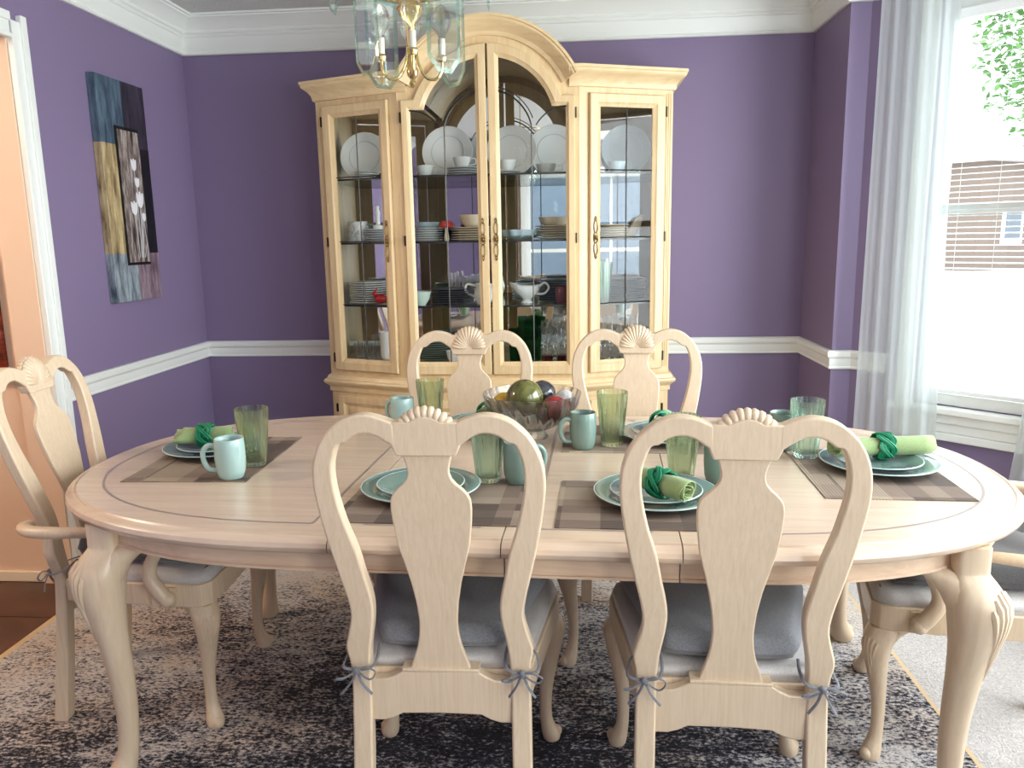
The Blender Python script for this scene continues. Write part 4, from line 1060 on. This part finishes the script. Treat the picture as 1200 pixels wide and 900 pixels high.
bt = put('fluted_dish', MB().lathe([(.001, 0), (.03, 0), (.085, .022), (.10, .05), (.094, .05), (.08, .026), (.028, .008), (.001, .007)], 48, rib=.06, ribs=10), china_pale, None); bt.location = cpos(.125, -.32, s2+.0005); tag(bt, 'pale fluted dish right of the centre stile, second shelf', 'dish')
zt = stack(.305, -.27, s2, .098, 6, china_cream, 'cream plate under the wide cream bowl', 'cream plates behind the right middle door')
bowl_(.305, -.27, zt, .080, .048, china_cream, 'wide cream bowl on the plate stack behind the right middle door')
stack(.60, -.24, s2, .088, 6, china_cream, 'cream plate behind the right wing door beside the leaf dish', 'cream plates behind the right wing door')
wd = put('leaf_shaped_dish', MB().prism([(0, 0), (.055, .005), (.085, .05), (.095, .115), (.07, .105), (.03, .06)], lambda u, v, d: (u, d, v), -.012, .012), china_cream, None, 40, .006); wd.location = cpos(.665, -.225, s2+.0035); wd.rotation_euler = (0, 0, radians(20)); tag(wd, 'cream leaf shaped dish standing behind the right wing door', 'dish')
# third shelf
stack(-.685, -.20, s3, .105, 10, china, 'white plate of the tall stack behind the red bird', 'white plates behind the left wing door, third shelf')
cdn = thing('red_bird_ornament', 'red bird ornament in front of the plate stack behind the left wing door', 'ornament', cpos(-.595, -.325, s3+.0005), radians(200))
put('body', MB().sphere((0, 0, .028), .022, 16, 10, (1.5, .9, 1.15)).sphere((.03, 0, .056), .014, 12, 8), red_m, cdn)
put('tail', MB().tube([(-.02, 0, .024), (-.07, 0, .006)], [.012, .005], 8), red_m, cdn)
put('crest', MB().tube([(.028, 0, .066), (.016, 0, .088)], [.007, .001], 8), red_m, cdn)
stack(-.225, -.30, s3, .110, 7, china_dark, 'charcoal plate behind the left middle door, third shelf', 'charcoal plates behind the left middle door')
cup(-.375, -.40, s3, 'pale green sauce bowl on the third shelf at the left middle door', m=mat('pale_green_glaze', rgb(196, 214, 200), .25), r=.058, h=.07, rz=2.5)
for k, (x, y) in enumerate(((-.20, -.12), (-.16, -.13), (-.12, -.12), (-.24, -.13))): glass_(x, y, s3, .02, .12+.01*k, clear_glass, ('second from left', 'third from left', 'rightmost', 'leftmost')[k]+' small clear glass behind the charcoal plates', 'small clear glasses behind the charcoal plates')
bx = put('white_box', MB().box(-.022, .022, -.02, .02, 0, .155), china, None, 30, .003); bx.location = cpos(-.075, -.14, s3+.0005); tag(bx, 'small white upright box behind the charcoal plates', 'box')
pt = thing('white_pitcher', 'white pitcher beside the centre stile, third shelf', 'pitcher', cpos(-.055, -.34, s3+.0005), pi)
put('pitcher', MB().lathe([(.001, 0), (.034, 0), (.048, .03), (.050, .055), (.040, .088), (.046, .102), (.042, .102), (.036, .088), (.045, .055), (.03, .008), (.001, .007)], 28), china, pt)
put('handle', MB().tube(catmull([(.040, 0, .09), (.085, 0, .098), (.092, 0, .06), (.046, 0, .034)], 5), .0055, 8), china, pt)
gb = thing('gravy_boat', 'white gravy boat with a handle behind the right middle door', 'gravy boat', cpos(.165, -.345, s3+.0005), radians(8))
rings = []
for r, z, e in ((.030, 0, 0), (.032, .006, 0), (.020, .016, 0), (.024, .024, .2), (.050, .045, .5), (.060, .070, .8), (.062, .088, 1), (.057, .088, 1), (.052, .066, .8), (.04, .046, .5), (.001, .03, 0)):
    rings.append([((r*(1+.45*e*(1 if cos(a) < 0 else .25))*cos(a))-.0*e, r*.78*sin(a), z+.020*e*max(0, -cos(a))**2+.006*e*max(0, cos(a))**2) for a in [2*pi*j/32 for j in range(32)]])
put('boat', MB().loft(rings), china, gb, 60)
put('handle', MB().tube(catmull([(.058, 0, .078), (.09, 0, .102), (.112, 0, .078), (.09, 0, .048), (.048, 0, .046)], 5), .0055, 8), china, gb)
stack(.315, -.22, s3, .105, 10, china_dark, 'dark plate of the tall stack behind the wine red vase', 'dark plates behind the right middle door')
stack(.135, -.16, s3, .06, 8, china_pale, 'small pale plate behind the gravy boat', 'small pale plates behind the gravy boat')
wv = put('wine_red_vase', MB().lathe([(.001, 0), (.036, 0), (.042, .02), (.042, .066), (.034, .085), (.030, .085), (.036, .066), (.034, .01), (.001, .009)], 24), wine_m, None); wv.location = cpos(.350, -.36, s3+.0005); tag(wv, 'dark wine red vase in front of the dark plate stack', 'vase')
cr_ = put('cut_glass_vase', MB().lathe([(.001, 0), (.036, 0), (.036, .01), (.044, .20), (.041, .20), (.033, .014), (.001, .012)], 32, rib=.05, ribs=8), aqua_glass, None, 30); cr_.location = cpos(.555, -.30, s3+.0005); tag(cr_, 'tall cut glass vase behind the right wing door', 'vase')
stack(.685, -.19, s3, .100, 10, china_dark, 'dark plate behind the tall cut glass vase', 'dark plates behind the right wing door')
# cabinet floor
for k in range(6): glass_(-.755+.055*(k % 3), -.15-.075*(k//3), s0, .024, .085, clear_glass, ('back', 'front')[k//3]+' '+('left', 'middle', 'right')[k % 3]+' clear glass on the cabinet floor behind the left wing door', 'clear glasses behind the left wing door')
for k in range(8):
    bowl_(-.590, -.27, s0+.016*k, .034, .040, china, ('topmost' if k == 7 else ORD[k])+' white bowl of the narrow stack behind the left wing door', 'nested white bowls behind the left wing door')
stack(-.335, -.24, s0, .088, 9, mat('sage_china', rgb(122, 142, 132), .25), 'sage plate on the cabinet floor behind the left middle door', 'sage plates on the cabinet floor')
for k, (x, y) in enumerate(((-.20, -.20), (-.13, -.22), (-.165, -.14), (-.09, -.15))): glass_(x, y, s0, .032, .15 if k % 2 else .12, clear_glass, ('front left', 'front right', 'back left', 'back right')[k]+' clear glass on the cabinet floor behind the left middle door', 'clear glasses behind the left middle door')
cup(-.215, -.38, s0, 'small white jug-like cup on the cabinet floor behind the left middle door', r=.038, h=.062, rz=.3)
cup(-.110, -.37, s0, 'white cup near the centre stile on the cabinet floor', r=.034, h=.045, rz=.3)
for k, (x, y) in enumerate(((.098, -.34), (.160, -.36), (.205, -.30), (.135, -.27))): glass_(x, y, s0, .030, .17, emerald_glass, ('leftmost', 'front middle', 'rightmost', 'rear')[k]+' emerald green glass on the cabinet floor behind the right middle door', 'emerald glasses on the cabinet floor')
for k, (x, y) in enumerate(((.265, -.25), (.325, -.24), (.295, -.17), (.355, -.16), (.24, -.16))): glass_(x, y, s0, .030, .16, clear_glass, ('front left', 'front right', 'back middle', 'back right', 'back left')[k]+' stemmed clear glass behind the right middle door', 'stemmed glasses behind the right middle door', stem=True)
for k, (x, y) in enumerate(((.268, -.385), (.345, -.375))):
    t = thing('candle_glass', ('left' if k == 0 else 'right')+' red candle in a clear glass on the cabinet floor', 'candle', cpos(x, y, s0+.0005), 0, 'red candles on the cabinet floor')
    put('wax', MB().lathe([(.001, 0), (.026, 0), (.026, .036), (.001, .036)], 20), mat('red_wax', rgb(190, 20, 40), .4), t)
    put('holder', MB().lathe([(.0275, 0), (.030, .0), (.034, .075), (.0325, .075), (.0275, .01)], 24), clear_glass, t)
for k in range(5): glass_(.545+.048*k, -.28+.02*(k % 2)+.02*k, s0, .022, .16+.015*(k % 3), clear_glass, ('leftmost', 'second from left', 'middle', 'second from right', 'rightmost')[k]+' stemmed glass on the cabinet floor behind the right wing door', 'stemmed glasses behind the right wing door', stem=True)

# ------------------------------------------------------------------ chandelier
HXc, HYc = -.432, 2.20
ch = thing('chandelier', 'brass chandelier hung with pale green glass panes above the table', 'chandelier', (HXc, HYc, 0))
col = [(.001, 1.800), (.006, 1.803), (.010, 1.812), (.006, 1.822), (.014, 1.832), (.016, 1.845), (.009, 1.858), (.008, 1.90), (.012, 1.915), (.012, 1.96), (.030, 1.985), (.036, 2.0), (.028, 2.015), (.014, 2.03), (.014, 2.20), (.03, 2.22), (.03, 2.25), (.006, 2.27), (.006, 2.30), (.001, 2.30)]
put('column', MB().lathe(col, 24), brass, ch, 40)
PH = radians(-43); PU = radians(2)
def sqring(r, z, rr, ph): return MB().tube([(r*cos(ph+2*pi*i/24), r*sin(ph+2*pi*i/24), z) for i in range(24)], rr, 6, closed=True)
put('panel_ring', sqring(.136, 2.055, .004, 0), brass, ch); put('panel_ring', sqring(.203, 2.235, .004, 0), brass, ch)
for k in range(4):
    for r_, z, ph in ((.136, 2.055, PH), (.203, 2.235, PU)):
        a = ph+pi*k/2; put('spoke', MB().tube([(.014*cos(a), .014*sin(a), z), (r_*cos(a), r_*sin(a), z)], .0025, 6), brass, ch)
panel_thin = thin_glass('bevelled_panel_glass', (.88, .96, .94, 1), 1.5, .24)
def panel_mesh(w, h, bv=.011, t=.004):
    o_ = [(-w/2, -h+.036), (-w/2+.030, -h), (w/2-.030, -h), (w/2, -h+.036), (w/2, 0), (-w/2, 0)]
    i_ = [(x*(1-2*bv/w), lerp(z, -h/2, 2*bv/h)) for x, z in o_]
    face = MB().add([(x, t*.6, z) for x, z in i_], [tuple(range(6))]).mesh('glass_panel', panel_thin, 10)
    edge_ = MB().loft([[(x, 0.001, z) for x, z in i_], [(x, .0005, z) for x, z in o_], [(x, t*.5, z) for x, z in o_], [(x, t, z) for x, z in i_]], False).mesh('bevelled_edge', chand_glass, 10)
    return face, edge_
pa, pb = panel_mesh(.106, .232), panel_mesh(.112, .235)
for k in range(4):
    for (pf, pe), rr_, zz_, ph in ((pa, .138, 2.050, PH), (pb, .205, 2.230, PU)):
        a = ph+pi*k/2; o = put('glass_panel', pf, None, ch); o.location = (rr_*cos(a), rr_*sin(a), zz_); o.rotation_euler = (0, 0, a-pi/2)
        put('bevelled_edge', pe, None, o)
for k in range(4):
    a = radians(-79+2)+pi*k/2; R = lambda r, z: (r*cos(a), r*sin(a), z)
    arm = put('arm', MB().tube(catmull([R(.010, 1.905), R(.016, 1.865), R(.036, 1.828), R(.062, 1.824), R(.078, 1.845), R(.080, 1.868)], 5), .0042, 8), brass, ch)
    put('cup', MB().lathe([(.001, 1.866), (.012, 1.868), (.015, 1.878), (.011, 1.884), (.001, 1.884)], 14, c=R(.080, 0)), brass, arm)
    put('candle_sleeve', MB().lathe([(.0085, 1.884), (.0095, 1.886), (.0095, 1.925), (.0085, 1.926), (.001, 1.926)], 14, c=R(.080, 0)), candle_m, arm)
    put('bulb', MB().lathe([(.007, 1.926), (.010, 1.934), (.024, 1.954), (.028, 1.972), (.024, 1.990), (.010, 2.008), (.001, 2.014)], 16, c=R(.080, 0)), bulb_glass, arm, 60)
put('chain', MB().tube([(0, 0, 2.30), (0, 0, ZC-.03)], .004, 6), brass, ch); put('canopy', MB().lathe([(.01, ZC-.035), (.06, ZC-.02), (.065, ZC-.0005)], 24), brass, ch)

# ------------------------------------------------------------------ canvas on the left wall
pic = thing('tulip_canvas', 'tall narrow dark canvas with a raised panel of white tulips on the left wall', 'picture', (XL, 3.655, 1.640))
PW, PH_ = .395, 1.003
def canvas_m():
    m = mat('patchwork_paint', rgb(50, 50, 60), .45); v = coords(m, (1, 1, 1)); sp = N(m, 'ShaderNodeSeparateXYZ'); L(m, v, sp.inputs[0])
    y, z = sp.outputs[1], sp.outputs[2]
    stv = noise(m, coords(m, (30, 30, 5)), 1.0, 6, .7)
    def strk(a, b): return ramp(m, stv, [(.35, a), (.65, b)])
    tl = strk(rgb(34, 48, 66), rgb(96, 118, 134)); tr = strk(rgb(26, 24, 34), rgb(62, 56, 70)); ml = strk(rgb(92, 66, 36), rgb(206, 186, 140)); mr = strk(rgb(6, 6, 10), rgb(20, 20, 26)); bl_ = strk(rgb(60, 72, 84), rgb(170, 182, 188)); br = strk(rgb(60, 34, 54), rgb(160, 140, 150))
    left = math_(m, 'LESS_THAN', y, .0); top = math_(m, 'GREATER_THAN', z, .21); low = math_(m, 'LESS_THAN', z, -.28)
    t_ = mixc(m, left, tr, tl); mid = mixc(m, left, mr, ml); b_ = mixc(m, left, br, bl_)
    L(m, mixc(m, top, mixc(m, low, mid, b_), t_), bsdf(m).inputs['Base Color']); bump(m, stv, .4, .003); return m
put('canvas', MB().box(.001, .038, -PW/2, PW/2, -PH_/2, PH_/2), canvas_m(), pic, bevel=.002)
pm = mat('raised_panel_paint', rgb(130, 118, 112), .5)
L(pm, ramp(pm, noise(pm, coords(pm, (40, 40, 7)), 1.0, 6, .7), [(.38, rgb(42, 34, 34)), (.5, rgb(120, 106, 100)), (.66, rgb(190, 180, 174))]), bsdf(pm).inputs['Base Color'])
put('panel_black_border', MB().box(.038, .041, -.085, .113, -.335, .295), mat('black_paint', rgb(18, 16, 18), .5), pic)  # black border around the raised panel
put('raised_panel', MB().box(.041, .048, -.075, .100, -.322, .280), pm, pic, bevel=.002)
white_p = mat('white_oil_paint', rgb(226, 226, 230), .5); stem_p = mat('grey_stem_paint', rgb(168, 168, 172), .5)
def petal(y, z, w, h, rot):
    pts = []
    for i in range(10):
        a = 2*pi*i/10; u = w*sin(a)*(1-.35*cos(a)); v_ = h*cos(a); pts.append((y+u*cos(rot)-v_*sin(rot), z+u*sin(rot)+v_*cos(rot)))
    return pts
for (ty, tz, sc_) in ((.0, -.07, 1.0), (.055, -.03, 1.15), (.03, .13, .85), (.045, .05, .7), (.075, -.11, .6)):
    mb = MB()
    for dy, rot, w, h in ((-.013, .3, .011, .030), (.013, -.3, .011, .030), (0, 0, .012, .034)): mb.prism(petal(ty+dy*sc_, tz, w*sc_, h*sc_, rot), lambda u, v, d: (d, u, v), .048, .051 if rot else .0522)
    f = put('painted_tulip', mb, white_p, pic, 30); put('stem', MB().tube([(.048, ty, tz-.03*sc_), (.048, ty+.008, tz-.12), (.048, ty*.6+.01, -.30)], .002, 5), stem_p, f)
